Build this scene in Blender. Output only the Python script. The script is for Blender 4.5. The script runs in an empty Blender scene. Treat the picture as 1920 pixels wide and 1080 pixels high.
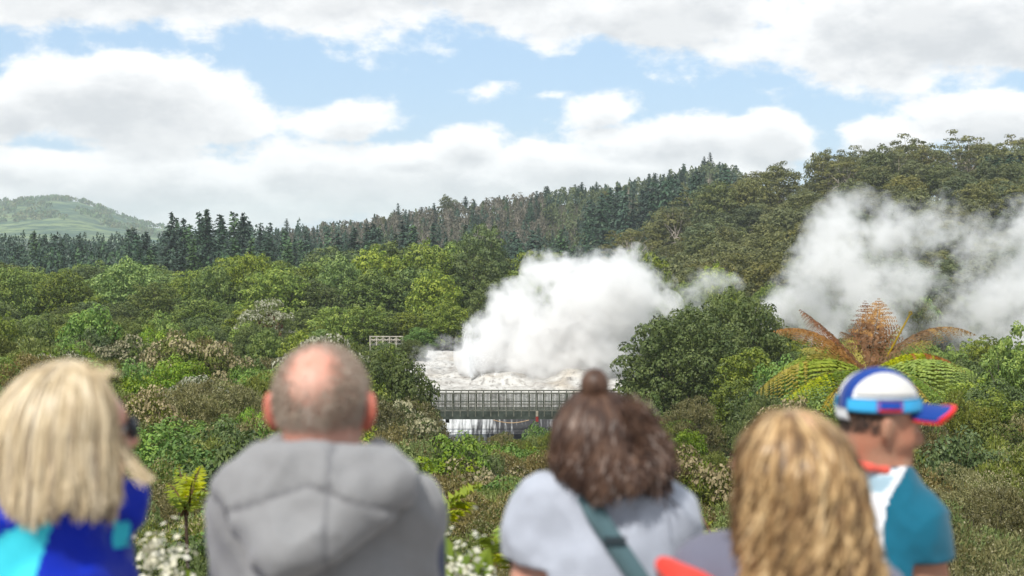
import bpy, math, random
import numpy as np
from mathutils import Vector, Matrix
R = math.radians
SC = bpy.context.scene
COL = SC.collection
rng = np.random.default_rng(11)

# ------------------------------------------------------------------ camera
FPX = 2666.7                      # focal length in pixels of the 1920 px frame (50 mm on 36 mm)
CAMZ = 1.9
PITCH = math.atan(100 / FPX)      # horizon sits 100 px above the frame's middle
def at(px, py, y):
    """world point seen at pixel (px,py) of the 1920x1080 frame, at depth y in front of the camera"""
    dx = (px - 960) / FPX; dz = -(py - 540) / FPX
    c, s = math.cos(PITCH), math.sin(PITCH)
    wy = c + dz * s; wz = -s + dz * c
    return Vector((dx / wy * y, y, CAMZ + wz / wy * y))
cam_d = bpy.data.cameras.new('camera'); cam = bpy.data.objects.new('camera', cam_d); COL.objects.link(cam)
cam.location = (0, 0, CAMZ); cam.rotation_euler = (math.pi / 2 - PITCH, 0, 0)
cam_d.lens = 50; cam_d.sensor_width = 36; cam_d.clip_start = 0.05; cam_d.clip_end = 30000
cam_d.dof.use_dof = True; cam_d.dof.focus_distance = 120; cam_d.dof.aperture_fstop = 3.4
SC.camera = cam

# ------------------------------------------------------------------ small helpers
def smooth(a, b, x):
    t = np.clip((np.asarray(x, float) - a) / (b - a), 0, 1); return t * t * (3 - 2 * t)
def raw_mesh(name, verts, faces_flat, nper, mats=(), mat_idx=None, smooth_shade=False):
    """verts (N,3); faces_flat: flat vertex indices, nper vertices per face (int) or array of counts"""
    me = bpy.data.meshes.new(name)
    verts = np.ascontiguousarray(verts, np.float32); ff = np.ascontiguousarray(faces_flat, np.int32).ravel()
    me.vertices.add(len(verts)); me.vertices.foreach_set('co', verts.ravel())
    if np.isscalar(nper): cnt = np.full(len(ff) // nper, nper, np.int32)
    else: cnt = np.asarray(nper, np.int32)
    st = np.zeros(len(cnt), np.int32); st[1:] = np.cumsum(cnt)[:-1]
    me.loops.add(len(ff)); me.loops.foreach_set('vertex_index', ff)
    me.polygons.add(len(cnt)); me.polygons.foreach_set('loop_start', st); me.polygons.foreach_set('loop_total', cnt)
    for m in mats: me.materials.append(m)
    if mat_idx is not None: me.polygons.foreach_set('material_index', np.asarray(mat_idx, np.int32))
    me.polygons.foreach_set('use_smooth', np.full(len(cnt), smooth_shade))
    me.update(calc_edges=True); me.validate()
    return me
def link(name, me, parent=None, loc=None):
    o = bpy.data.objects.new(name, me); COL.objects.link(o)
    if parent is not None: o.parent = parent
    if loc is not None: o.location = loc
    return o
def tag(o, label=None, cat=None, group=None, kind=None):
    if label: o['label'] = label
    if cat: o['category'] = cat
    if group: o['group'] = group
    if kind: o['kind'] = kind
    return o
def empty(name, loc, rz=0, label=None, cat=None, group=None):
    o = bpy.data.objects.new(name, None); COL.objects.link(o); o.location = loc; o.rotation_euler = (0, 0, rz)
    o.empty_display_size = 0.1
    return tag(o, label, cat, group)

class MB:
    """collects simple solids into one mesh"""
    def __init__(s): s.v = []; s.f = []; s.n = 0; s.mi = []
    def add(s, v, f, mi=0):
        v = np.asarray(v, float); s.v.append(v); s.f += [[i + s.n for i in q] for q in f]; s.mi += [mi] * len(f); s.n += len(v)
    def box(s, lo, hi, mi=0, M=None):
        x0, y0, z0 = lo; x1, y1, z1 = hi
        v = np.array([(x0,y0,z0),(x1,y0,z0),(x1,y1,z0),(x0,y1,z0),(x0,y0,z1),(x1,y0,z1),(x1,y1,z1),(x0,y1,z1)], float)
        if M is not None: v = v @ np.array(M.to_3x3()).T + np.array(M.translation)
        s.add(v, [(3,2,1,0),(4,5,6,7),(0,1,5,4),(1,2,6,5),(2,3,7,6),(3,0,4,7)], mi)
    def tube(s, pts, rad, n=7, mi=0, caps=True):
        pts = np.asarray(pts, float); k = len(pts); rad = np.broadcast_to(np.asarray(rad, float), (k,))
        t = np.gradient(pts, axis=0); t /= np.linalg.norm(t, axis=1)[:, None] + 1e-9
        ref = np.array([0, 0, 1.0]) if abs(t[0, 2]) < .9 else np.array([1.0, 0, 0])
        a = np.cross(t, ref); a /= np.linalg.norm(a, axis=1)[:, None] + 1e-9; b = np.cross(t, a)
        th = np.linspace(0, 2 * np.pi, n, endpoint=False)
        ring = pts[:, None] + rad[:, None, None] * (np.cos(th)[None, :, None] * a[:, None] + np.sin(th)[None, :, None] * b[:, None])
        f = []
        for i in range(k - 1):
            for j in range(n):
                j2 = (j + 1) % n; f.append((i*n+j, i*n+j2, (i+1)*n+j2, (i+1)*n+j))
        if caps: f.append(tuple(range(n))[::-1]); f.append(tuple((k-1)*n + j for j in range(n)))
        s.add(ring.reshape(-1, 3), f, mi)
    def mesh(s, name, mats, smooth_shade=False):
        v = np.concatenate(s.v); cnt = [len(q) for q in s.f]; ff = [i for q in s.f for i in q]
        return raw_mesh(name, v, ff, cnt, mats, s.mi, smooth_shade)
    def build(s, name, mats, parent=None, smooth_shade=False):
        return link(name, s.mesh(name, mats if isinstance(mats, (list, tuple)) else [mats], smooth_shade), parent)

def surface_nets(F, origin, h):
    """F < 0 inside; returns verts, quads (naive surface nets)"""
    F = np.asarray(F, np.float32); nx, ny, nz = F.shape
    ins = F < 0
    corners = [(i, j, k) for i in (0, 1) for j in (0, 1) for k in (0, 1)]
    cnt = np.zeros((nx-1, ny-1, nz-1), np.int8)
    for i, j, k in corners: cnt += ins[i:nx-1+i, j:ny-1+j, k:nz-1+k]
    act = (cnt > 0) & (cnt < 8)
    cx, cy, cz = np.nonzero(act); N = len(cx)
    idx = np.full(act.shape, -1, np.int32); idx[cx, cy, cz] = np.arange(N)
    P = np.zeros((N, 3), np.float64); W = np.zeros(N)
    for ax in range(3):
        o = [a for a in range(3) if a != ax]
        for u in (0, 1):
            for w in (0, 1):
                c0 = [0, 0, 0]; c0[o[0]] = u; c0[o[1]] = w; c1 = list(c0); c1[ax] = 1
                f0 = F[cx+c0[0], cy+c0[1], cz+c0[2]]; f1 = F[cx+c1[0], cy+c1[1], cz+c1[2]]
                cr = (f0 < 0) != (f1 < 0); t = np.where(cr, f0 / np.where(cr, f0 - f1, 1), 0)
                p = np.zeros((N, 3)); p[:, o[0]] = u; p[:, o[1]] = w; p[:, ax] = t
                P += p * cr[:, None]; W += cr
    V = (np.stack([cx, cy, cz], 1) + P / W[:, None]) * h + np.asarray(origin)
    Q = []
    for ax in range(3):
        o = [(ax + 1) % 3, (ax + 2) % 3]
        sl0 = [slice(1, -1)] * 3; sl0[ax] = slice(0, -1); sl1 = [slice(1, -1)] * 3; sl1[ax] = slice(1, None)
        a = ins[tuple(sl0)]; b = ins[tuple(sl1)]
        for s, m in ((0, a & ~b), (1, ~a & b)):
            e = np.stack(np.nonzero(m), 1)
            if not len(e): continue
            e[:, o[0]] += 1; e[:, o[1]] += 1
            def cell(du, dw):
                c = e.copy(); c[:, o[0]] -= du; c[:, o[1]] -= dw
                return idx[c[:, 0], c[:, 1], c[:, 2]]
            q = np.stack([cell(1, 1), cell(0, 1), cell(0, 0), cell(1, 0)], 1)
            Q.append(q if s == 0 else q[:, ::-1])
    return V, np.concatenate(Q)

# ------------------------------------------------------------------ node helper
class NT:
    def __init__(s, tree): s.t = tree; s.n = tree.nodes; s.l = tree.links
    def new(s, ty, **kw):
        n = s.n.new(ty)
        for k, v in kw.items(): setattr(n, k, v)
        return n
    def put(s, sock, v):
        if isinstance(v, bpy.types.NodeSocket): s.l.new(v, sock)
        elif v is not None: sock.default_value = v
    def m(s, op, a, b=None, c=None, clamp=False):
        n = s.new('ShaderNodeMath', operation=op, use_clamp=clamp)
        s.put(n.inputs[0], a); s.put(n.inputs[1], b); s.put(n.inputs[2], c); return n.outputs[0]
    def v(s, op, a, b=None, out=0):
        n = s.new('ShaderNodeVectorMath', operation=op); s.put(n.inputs[0], a)
        if b is not None: s.put(n.inputs['Scale'] if op == 'SCALE' else n.inputs[1], b)
        return n.outputs['Value'] if op in ('LENGTH', 'DISTANCE', 'DOT_PRODUCT') else n.outputs[0]
    def rng(s, x, a, b, c=0.0, d=1.0, smooth_=True):
        n = s.new('ShaderNodeMapRange', interpolation_type='SMOOTHSTEP' if smooth_ else 'LINEAR')
        s.put(n.inputs[0], x); s.put(n.inputs[1], a); s.put(n.inputs[2], b); s.put(n.inputs[3], c); s.put(n.inputs[4], d); return n.outputs[0]
    def noise(s, vec, scale, detail=3, rough=.55, dist=0.0, dim='3D', color=False):
        n = s.new('ShaderNodeTexNoise', noise_dimensions=dim)
        s.put(n.inputs['Vector'], vec); n.inputs['Scale'].default_value = scale; n.inputs['Detail'].default_value = detail
        n.inputs['Roughness'].default_value = rough; n.inputs['Distortion'].default_value = dist
        return n.outputs['Color'] if color else n.outputs[0]
    def mix(s, f, a, b, mode='MIX'):
        n = s.new('ShaderNodeMix', data_type='RGBA', blend_type=mode)
        s.put(n.inputs[0], f)
        for k, x in ((6, a), (7, b)):
            s.put(n.inputs[k], (*x, 1) if isinstance(x, tuple) and len(x) == 3 else x)
        return n.outputs[2]
    def ramp(s, f, stops, mode='LINEAR'):
        n = s.new('ShaderNodeValToRGB'); n.color_ramp.interpolation = mode
        e = n.color_ramp.elements
        while len(e) < len(stops): e.new(.5)
        for k, (p, c) in enumerate(stops): e[k].position = p; e[k].color = (*c, 1)
        s.put(n.inputs[0], f); return n.outputs[0]
    def xyz(s, vec):
        n = s.new('ShaderNodeSeparateXYZ'); s.put(n.inputs[0], vec); return n.outputs
def new_mat(name):
    m = bpy.data.materials.new(name); m.use_nodes = True; nt = NT(m.node_tree); nt.n.clear()
    out = nt.new('ShaderNodeOutputMaterial'); return m, nt, out
def pbsdf(nt, out, color, rough=.8, spec=.3, bump=None, bump_str=.3, bump_dist=.01, **kw):
    b = nt.new('ShaderNodeBsdfPrincipled')
    nt.put(b.inputs['Base Color'], (*color, 1) if isinstance(color, tuple) and len(color) == 3 else color)
    nt.put(b.inputs['Roughness'], rough); nt.put(b.inputs['Specular IOR Level'], spec)
    for k, v in kw.items(): nt.put(b.inputs[k], v)
    if bump is not None:
        bn = nt.new('ShaderNodeBump'); bn.inputs['Strength'].default_value = bump_str; bn.inputs['Distance'].default_value = bump_dist
        nt.put(bn.inputs['Height'], bump); nt.l.new(bn.outputs[0], b.inputs['Normal'])
    nt.l.new(b.outputs[0], out.inputs['Surface']); return b
def mat_simple(name, color, rough=.8, spec=.3, var=.15, scale=20., bump=0., bdist=.005, sheen=0., coord='Object', stretch=None):
    m, nt, out = new_mat(name)
    tc = nt.new('ShaderNodeTexCoord').outputs[coord]
    if stretch:
        mp = nt.new('ShaderNodeMapping'); nt.put(mp.inputs[0], tc); mp.inputs['Scale'].default_value = stretch; tc = mp.outputs[0]
    nz = nt.noise(tc, scale, 4, .6)
    c0 = tuple(min(1, c * (1 - var)) for c in color); c1 = tuple(min(1, c * (1 + var)) for c in color)
    col = nt.mix(nt.rng(nz, .3, .7), c0, c1)
    b = pbsdf(nt, out, col, rough, spec, nz if bump else None, bump, bdist)
    if sheen: b.inputs['Sheen Weight'].default_value = sheen
    return m
SKY_K, SKY_S, EXPO, HAZE_D = .16, 1.0, 0.42, 1.3e-4
# ------------------------------------------------------------------ light, sky, air
SUN_EL, SUN_AZ = R(52), R(207)     # azimuth clockwise from +Y: the sun stands high, behind the camera and to its left
sd = bpy.data.lights.new('sun', 'SUN'); sun = bpy.data.objects.new('sun', sd); COL.objects.link(sun)
sd.energy = 3.5; sd.angle = R(3.0); sd.color = (1, .955, .88)
sdir = Vector((math.sin(SUN_AZ) * math.cos(SUN_EL), math.cos(SUN_AZ) * math.cos(SUN_EL), math.sin(SUN_EL)))
sun.rotation_euler = sdir.to_track_quat('Z', 'Y').to_euler()
W = bpy.data.worlds.new('World'); SC.world = W; W.use_nodes = True
nt = NT(W.node_tree); nt.n.clear()
sky = nt.new('ShaderNodeTexSky', sky_type='NISHITA'); sky.sun_disc = False
sky.sun_elevation = SUN_EL; sky.sun_rotation = SUN_AZ; sky.air_density = 1.0; sky.dust_density = 0.6; sky.ozone_density = 2.0
d = nt.new('ShaderNodeTexCoord').outputs['Generated']
x, y, z = nt.xyz(d)
az = nt.m('ARCTAN2', x, y); el = nt.m('ARCSINE', z)
def cloud_field(el_off):
    """cloud thickness at (azimuth, elevation + el_off): hand-placed banks plus fractal billows"""
    e2 = nt.m('ADD', el, el_off)
    cb = nt.new('ShaderNodeCombineXYZ'); nt.put(cb.inputs[0], az); nt.put(cb.inputs[1], nt.m('MULTIPLY', e2, 1.7)); p = cb.outputs[0]
    n1 = nt.noise(p, 13, 8, .60); n2 = nt.noise(p, 2.3, 3, .5)
    blobs = [(960,-170,1900,268,1.2),(1750,60,560,150,1.),(300,-20,700,110,.8),(1250,20,560,85,.9),
             (235,200,270,115,1.2),(20,225,170,70,.9),(420,235,90,60,.6),(330,355,640,95,.9),(80,320,260,55,.7),
             (720,335,560,85,1.05),(870,268,95,48,.9),(660,232,130,55,.72),(760,290,180,40,.8),
             (1120,215,110,50,.72),(1240,262,240,60,.9),(1450,262,120,62,1.),(1660,262,120,48,.85),(1850,235,190,75,.9),(1150,310,420,55,1.),
             (905,172,95,26,.42),(1030,180,70,18,.3),(-500,300,500,170,.9),(2500,250,520,170,.9)]
    f = None
    for (px, py, rx, ry, w) in blobs:
        a0 = math.atan((px - 960) / FPX); e0 = math.atan((440 - py) / FPX)
        u = nt.m('DIVIDE', nt.m('SUBTRACT', az, a0), rx / FPX); v_ = nt.m('DIVIDE', nt.m('SUBTRACT', e2, e0), ry / FPX)
        q = nt.m('SQRT', nt.m('MULTIPLY_ADD', u, u, nt.m('MULTIPLY', v_, v_)))
        q = nt.m('MULTIPLY', nt.m('SUBTRACT', 1.0, q), w)
        f = q if f is None else nt.m('SMOOTH_MAX', f, q, .10)
    # general broken cloud away from the hand-placed part of the sky
    far = nt.rng(nt.m('MAXIMUM', nt.m('ABSOLUTE', az), nt.m('MULTIPLY', e2, 2.2)), .5, .8)
    g = nt.m('MULTIPLY', nt.m('SUBTRACT', n2, .40), 5.)
    f = nt.m('ADD', nt.m('MULTIPLY', f, nt.m('SUBTRACT', 1., far)), nt.m('MULTIPLY', g, far))
    return nt.m('ADD', f, nt.m('MULTIPLY', nt.m('SUBTRACT', n1,   .50), 1.8)), n1
c0, n1 = cloud_field(0.0)
c1, _ = cloud_field(0.011)
cover = nt.rng(c0, .02, .32)
thick_above = nt.rng(c1, .12, .85)
white = nt.mix(thick_above, (.86, .863, .86), (.555, .572, .588))  # grey undersides: cloud shading put into the sky colour
white = nt.mix(nt.m('MULTIPLY', nt.rng(n1, .42, .62), .35), white, (.88, .875, .86))
skyc = nt.v('SCALE', sky.outputs[0], SKY_K)
skyc = nt.mix(.75, skyc, (.395, .565, .775))       # thin high veil that whitens the blue
low = nt.rng(el, .0, .08, .45, .0)
skyc = nt.mix(low, skyc, (.68, .75, .80))
skyc = nt.v('SCALE', skyc, .86)
allc = nt.mix(nt.m('MULTIPLY', cover, .96), skyc, white)
bg = nt.new('ShaderNodeBackground'); nt.put(bg.inputs[0], allc); bg.inputs[1].default_value = SKY_S
wo = nt.new('ShaderNodeOutputWorld'); nt.l.new(bg.outputs[0], wo.inputs[0])
W.cycles.sampling_method = 'MANUAL'; W.cycles.sample_map_resolution = 512

SC.view_settings.view_transform = 'Standard'; SC.view_settings.look = 'None'
SC.view_settings.exposure = EXPO; SC.view_settings.gamma = 1
SC.render.engine = 'CYCLES'
cy = SC.cycles
cy.use_denoising = True
cy.max_bounces = 10; cy.diffuse_bounces = 3; cy.glossy_bounces = 2; cy.transmission_bounces = 3; cy.volume_bounces = 8; cy.transparent_max_bounces = 8
cy.volume_max_steps = 256; cy.volume_step_rate = 1.0; cy.caustics_reflective = False; cy.caustics_refractive = False
cy.sample_clamp_indirect = 6; cy.use_adaptive_sampling = True; cy.adaptive_threshold = 0.015

# ------------------------------------------------------------------ terrain
PD = np.array([(-9000,0),(-60,0),(4.3,0),(5.2,-.25),(7,-1.5),(10,-2.9),(20,-6.4),(40,-10.6),(80,-15.6),(120,-19.5),(140,-21.6),(152,-21.8),(157,-18.8),(163,-16.3),
               (172,-15.3),(192,-14.2),(203,-14.8),(218,-17),(240,-18),(300,-18),(500,-18),(800,-12),(2000,-20),(12000,-20)], float)
PD2 = np.array([(-9000,0),(120,0),(140,1.2),(150,1.2),(172,-4.2),(192,-5.),(205,-4.),(222,0),(9000,0)], float)   # no terrace away from the geyser
HR = np.array([(-4000,0),(900,0),(1200,3.5),(1380,14),(1500,20),(1600,24.5),(1750,27.5),(2000,29),(2600,31),(6000,31)], float)
MR = np.array([(-4000,0),(380,0),(560,9),(650,13),(850,23),(1100,31),(1370,38.5),(1700,40),(6000,40)], float)
FR = np.array([(-4000,30),(-900,50),(-300,66),(0,88),(60,99),(100,102),(145,97),(200,70),(280,30),(400,5),(600,0),(6000,0)], float)
def vnoise(x, y, seed=0):
    xi = np.floor(x).astype(int); yi = np.floor(y).astype(int); fx = x - xi; fy = y - yi
    fx = fx*fx*(3-2*fx); fy = fy*fy*(3-2*fy)
    def h(a, b):
        n = (a * 374761393 + b * 668265263 + seed * 1274126177) & 0x7fffffff
        n = ((n ^ (n >> 13)) * 1274126177) & 0x7fffffff
        return ((n ^ (n >> 16)) & 0xffff) / 65535.0
    return (h(xi,yi)*(1-fx)+h(xi+1,yi)*fx)*(1-fy) + (h(xi,yi+1)*(1-fx)+h(xi+1,yi+1)*fx)*fy
def ground(x, y):
    x = np.asarray(x, float); y = np.asarray(y, float)
    px = 960 + FPX * x / np.maximum(y, 6.0)
    px = np.where(y < 6, 960 + FPX * x / 6, px)
    z = np.interp(y, PD[:, 0], PD[:, 1])
    z = z + np.interp(y, PD2[:, 0], PD2[:, 1]) * (1 - smooth(640, 720, px) * (1 - smooth(1200, 1290, px)))
    z = z + 5.0 * smooth(780, 300, px) * smooth(12, 95, y) * (1 - smooth(150, 260, y) * .75)
    z = z + 3.6 * smooth(1080, 1330, px) * smooth(12, 95, y) * (1 - smooth(120, 190, y) * .9)
    z = z + np.interp(px, HR[:, 0], HR[:, 1]) * smooth(215, 425, y) * (1 - .25 * smooth(450, 700, y))
    z = z + np.interp(px, MR[:, 0], MR[:, 1]) * smooth(520, 800, y) * (1 - .3 * smooth(850, 1600, y)) * (1 - .72 * smooth(1330, 1480, px))
    z = z + np.interp(px, FR[:, 0], FR[:, 1]) * np.exp(-((y - 3600) / 900.) ** 2)
    n = vnoise(x / 260., y / 260., 3) - .5
    z = z + n * 26 * smooth(2300, 3000, y) + (vnoise(x / 70., y / 70., 8) - .5) * 9 * smooth(2300, 3000, y)
    z = z + (vnoise(x / 7., y / 7., 5) - .5) * .7 * smooth(12, 30, y)
    return z
def build_ground():
    ang = np.unique(np.concatenate([np.linspace(-26, 26, 190), np.linspace(-60, 60, 60), np.linspace(-180, 180, 61)[:-1]]))
    rad = np.unique(np.concatenate([[0.6], np.linspace(1.5, 12, 22), np.geomspace(12, 11500, 190), np.linspace(138, 200, 44)]))
    A, Rr = np.meshgrid(np.radians(ang), rad, indexing='ij')
    X = Rr * np.sin(A); Y = Rr * np.cos(A); Z = ground(X, Y)
    na, nr = A.shape
    i, j = np.meshgrid(np.arange(na), np.arange(nr - 1), indexing='ij'); i2 = (i + 1) % na
    q = np.stack([i*nr+j, i*nr+j+1, i2*nr+j+1, i2*nr+j], -1).reshape(-1, 4)
    V = np.stack([X, Y, Z], -1).reshape(-1, 3)
    c = len(V); V = np.vstack([V, [0, 0, 0]])
    tri = [(a * nr, ((a + 1) % na) * nr, c) for a in range(na)]
    ff = np.concatenate([q.ravel(), np.array(tri).ravel()]); cnt = np.concatenate([np.full(len(q), 4), np.full(len(tri), 3)])
    m, nt, out = new_mat('earth_and_scrub')
    tc = nt.new('ShaderNodeTexCoord').outputs['Object']
    a = nt.noise(tc, .9, 5, .6); b = nt.noise(tc, .05, 4, .6); c_ = nt.noise(tc, .011, 6, .62)
    near = nt.mix(nt.rng(a, .35, .65), (.030, .034, .014), (.075, .070, .030))
    near = nt.mix(nt.rng(b, .45, .7), near, (.05, .065, .018))
    far = nt.mix(nt.rng(c_, .38, .60), (.040, .090, .060), (.17, .23, .10))
    yy = nt.xyz(tc)
    far = nt.mix(nt.rng(nt.noise(tc, .03, 4, .6), .46, .60, 0, .8), far, (.030, .065, .042))
    hillc = nt.mix(nt.rng(a, .35, .65), (.032, .034, .020), (.072, .066, .042))
    near = nt.mix(nt.rng(yy[1], 380., 520.), near, hillc)
    colr = nt.mix(nt.rng(yy[1], 1500., 2600.), near, far)
    # the viewing platform by the rail: trodden gravel
    colr = nt.mix(nt.rng(yy[1], 4.2, 4.8, 1, 0), colr, nt.mix(a, (.22, .20, .18), (.32, .30, .27)))
    pbsdf(nt, out, colr, .95, .1, nt.m('ADD', a, nt.m('MULTIPLY', nt.noise(tc, .03, 6, .7), 25.)), .5, .4)
    me = raw_mesh('ground', V, ff, cnt, [m], None, True)
    return tag(link('ground', me), kind='structure')
build_ground()
# ------------------------------------------------------------------ foliage
def leaf_mat(name, cols, tip=None, trans=.25, gloss=.25, obj_var=.35, clump=(.8, .35), rough=.5):
    """cols: ramp over per-leaf randomness; the whole plant shifts a little by its own random value"""
    m, nt, out = new_mat(name)
    geo = nt.new('ShaderNodeNewGeometry'); oi = nt.new('ShaderNodeObjectInfo')
    tc = nt.new('ShaderNodeTexCoord').outputs['Object']
    n = len(cols)
    r = geo.outputs['Random Per Island']
    cl = nt.noise(tc, clump[0], 2, .5)
    f = nt.m('ADD', nt.m('MULTIPLY', r, .5), nt.m('MULTIPLY', nt.m('SUBTRACT', cl, .25), 1.0), clamp=True)
    c = nt.ramp(f, [(i / max(1, n - 1), k) for i, k in enumerate(cols)])
    if tip:  # (colour, share of leaves, clump bias)
        sel = nt.rng(nt.m('ADD', geo.outputs['Random Per Island'], nt.m('MULTIPLY', nt.m('SUBTRACT', cl, .5), tip[2])), 1 - tip[1], 1 - tip[1] + .12)
        c = nt.mix(sel, c, tip[0])
    hs = nt.new('ShaderNodeHueSaturation')
    nt.put(hs.inputs['Hue'], nt.m('MULTIPLY_ADD', oi.outputs['Random'], .04, .486))
    r2 = nt.new('ShaderNodeTexWhiteNoise', noise_dimensions='1D'); nt.put(r2.inputs['W'], oi.outputs['Random'])
    nt.put(hs.inputs['Value'], nt.m('MULTIPLY_ADD', r2.outputs['Value'], obj_var * 1.3, 1 - obj_var * .6))
    nt.put(hs.inputs['Saturation'], nt.m('MULTIPLY_ADD', oi.outputs['Random'], -.25, 1.08))
    nt.put(hs.inputs['Color'], c); c = hs.outputs[0]
    b = nt.new('ShaderNodeBsdfPrincipled'); nt.put(b.inputs['Base Color'], c); b.inputs['Roughness'].default_value = rough
    b.inputs['Specular IOR Level'].default_value = gloss
    t = nt.new('ShaderNodeBsdfTranslucent'); nt.put(t.inputs[0], c)
    mx = nt.new('ShaderNodeMixShader'); mx.inputs[0].default_value = trans
    nt.l.new(b.outputs[0], mx.inputs[1]); nt.l.new(t.outputs[0], mx.inputs[2]); nt.l.new(mx.outputs[0], out.inputs['Surface'])
    return m
def bark_mat(name, c, scale=3.):
    return mat_simple(name, c, .9, .1, .45, scale, .6, .03, stretch=(1, 1, .25))
def unit(v): return v / (np.linalg.norm(v, axis=-1, keepdims=True) + 1e-9)
def leaf_quads(P, N, size, asp=.55, along=None):
    """diamond leaves at P facing N; 'along' gives each leaf's long axis"""
    n = len(P); N = unit(N)
    a = rng.normal(size=(n, 3)) if along is None else along
    a = unit(a - (a * N).sum(1)[:, None] * N); b = np.cross(N, a)
    s = np.broadcast_to(np.asarray(size, float), (n,))[:, None]
    v = np.stack([P - a * s * .5, P + b * s * .5 * asp, P + a * s * .5, P - b * s * .5 * asp], 1)
    return v.reshape(-1, 3)
def sphere_pts(n): return unit(rng.normal(size=(n, 3)))
class Foliage:
    def __init__(s): s.parts = []; s.mi = []
    def add(s, P, N, size, asp=.55, along=None, mi=0):
        v = leaf_quads(P, N, size, asp, along); s.parts.append(v); s.mi.append(np.full(len(P), mi))
    def mesh(s, name, mats):
        v = np.concatenate(s.parts); mi = np.concatenate(s.mi)
        return raw_mesh(name, v, np.arange(len(v)), 4, mats, mi)
def lobes_foliage(F, lobes, per_area, size, asp=.55, up=.22, jit=.34, mi=0, top_mi=None, top_share=0., lump=.25, under=.22):
    """lobes: (centre, radii). Leaves lie in a loose shell round each lobe, fewer underneath."""
    for c, r in lobes:
        c = np.asarray(c, float); r = np.asarray(r, float)
        n = int(per_area * 4 * np.pi * (r[0] * r[2] + r[0] * r[0]) / 2)
        d = sphere_pts(n); keep = (d[:, 2] > -.15) | (rng.random(n) < under); d = d[keep]; n = len(d)
        k = rng.integers(4, 9); bd = sphere_pts(k)         # smaller lumps on the lobe
        bump = np.max(d @ bd.T, axis=1)
        rad = 1 - lump + lump * 1.3 * smooth(.5, 1., bump) - np.abs(rng.normal(size=n)) * .10
        P = c + d * r * rad[:, None]
        N = unit(d / r * r.mean() + np.array([0, 0, up]) + rng.normal(size=(n, 3)) * jit)
        F.add(P, N, size * rng.uniform(.7, 1.35, n), asp, None, mi)
        if top_mi is not None:
            sel = (d[:, 2] > .25) & (rng.random(n) < top_share)
            F.add(P[sel] + N[sel] * size * .5, N[sel], size * rng.uniform(.6, 1.0, sel.sum()), .8, None, top_mi)
def dome_lobes(n, R0, H, lr, flat=.6, squash=.8, low=-.15, gap=.55):
    """lobe centres spread over a dome of radius R0 and height H, lobe radius ~lr"""
    L = []; tries = 0
    while len(L) < n and tries < 4000:
        tries += 1
        d = sphere_pts(1)[0]
        if d[2] < low: continue
        rr = rng.uniform(.62, .98); c = d * np.array([R0, R0, H]) * rr
        q = lr * rng.uniform(.65, 1.3)
        if any(np.linalg.norm(c - o[0]) < gap * (q + o[1][0]) for o in L): continue
        L.append((c, np.array([q, q, q * squash * rng.uniform(.8, 1.15)])))
    return L
def limb(mb, p, q, r0, r1, bend=.12, k=6, n=6):
    p = np.asarray(p, float); q = np.asarray(q, float); t = np.linspace(0, 1, k)[:, None]
    L = np.linalg.norm(q - p); off = rng.normal(size=3) * bend * L
    pts = p + (q - p) * t + off * (4 * t * (1 - t)) * .5
    mb.tube(pts, np.linspace(r0, r1, k), n, caps=False)
PROTO = {}
def proto(kind, crown_me, trunk_me, height, radius):
    PROTO.setdefault(kind, []).append((crown_me, trunk_me, height, radius))

# --- broadleaf trees with cauliflower crowns
M_bark = bark_mat('grey_brown_bark', (.10, .085, .07)); M_pale_bark = bark_mat('pale_gum_bark', (.34, .30, .25))
M_broad = leaf_mat('broadleaf_green', [(.034,.064,.011),(.100,.155,.022),(.212,.268,.038),(.36,.395,.080)], clump=(.45,.35), obj_var=.6)
M_broad_dark = leaf_mat('dark_broadleaf', [(.032,.054,.014),(.074,.106,.023),(.134,.166,.040),(.22,.245,.072)], clump=(.6,.35), obj_var=.3)
M_fresh = leaf_mat('fresh_yellow_green', [(.04,.095,.010),(.10,.19,.014),(.19,.28,.024),(.30,.38,.045)], clump=(1.1,.35), obj_var=.35)
def make_broad(H, Rr, mat, leaf, dens, nl, lr, kind, trunk_h=.35, squash=.8, mi_top=None, top_share=0., asp=.6, flat_low=-.2, lump=.3):
    F = Foliage(); cz = H * (trunk_h + (1 - trunk_h) * .38)
    Hh = H - cz - lr * .5
    L = [(c + np.array([0, 0, cz]), r) for c, r in dome_lobes(nl, Rr - lr * .55, Hh, lr, squash=squash, low=flat_low, gap=.66)]
    # skirts lower down
    for k in range(int(nl * .35)):
        a = rng.uniform(0, 2 * np.pi); q = lr * rng.uniform(.6, 1.0); rr = (Rr - q * .6) * rng.uniform(.7, 1.)
        L.append((np.array([rr*np.cos(a), rr*np.sin(a), cz - rng.uniform(.1, .62) * (cz - trunk_h * H * .3)]), np.array([q, q, q * .75])))
    lobes_foliage(F, L, dens, leaf, asp, top_mi=1 if mi_top else None, top_share=top_share, lump=lump)
    n = int(dens * 4 * np.pi * Rr * Rr * .35); d = sphere_pts(n) * rng.random(n)[:, None] ** .4
    F.add(d * np.array([Rr*.8, Rr*.8, Hh*.8]) + np.array([0, 0, cz]), rng.normal(size=(n, 3)) + [0, 0, .6], leaf * 1.2, asp)
    cm = F.mesh('crown', [mat] + ([mi_top] if mi_top else []))
    mb = MB(); tr = H * .022
    mb.tube([(0,0,-1.5),(rng.normal()*.1,rng.normal()*.1,trunk_h*H*.5),(rng.normal()*.25,rng.normal()*.25,trunk_h*H)], [tr*1.5,tr*1.1,tr], 8, caps=False)
    for c, r in [L[i] for i in rng.permutation(len(L))[:12]]:
        limb(mb, (0, 0, trunk_h * H * rng.uniform(.6, 1.)), c, tr * .55, tr * .12)
    proto(kind, cm, mb.mesh('trunk', [M_bark], True), H, Rr)
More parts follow.
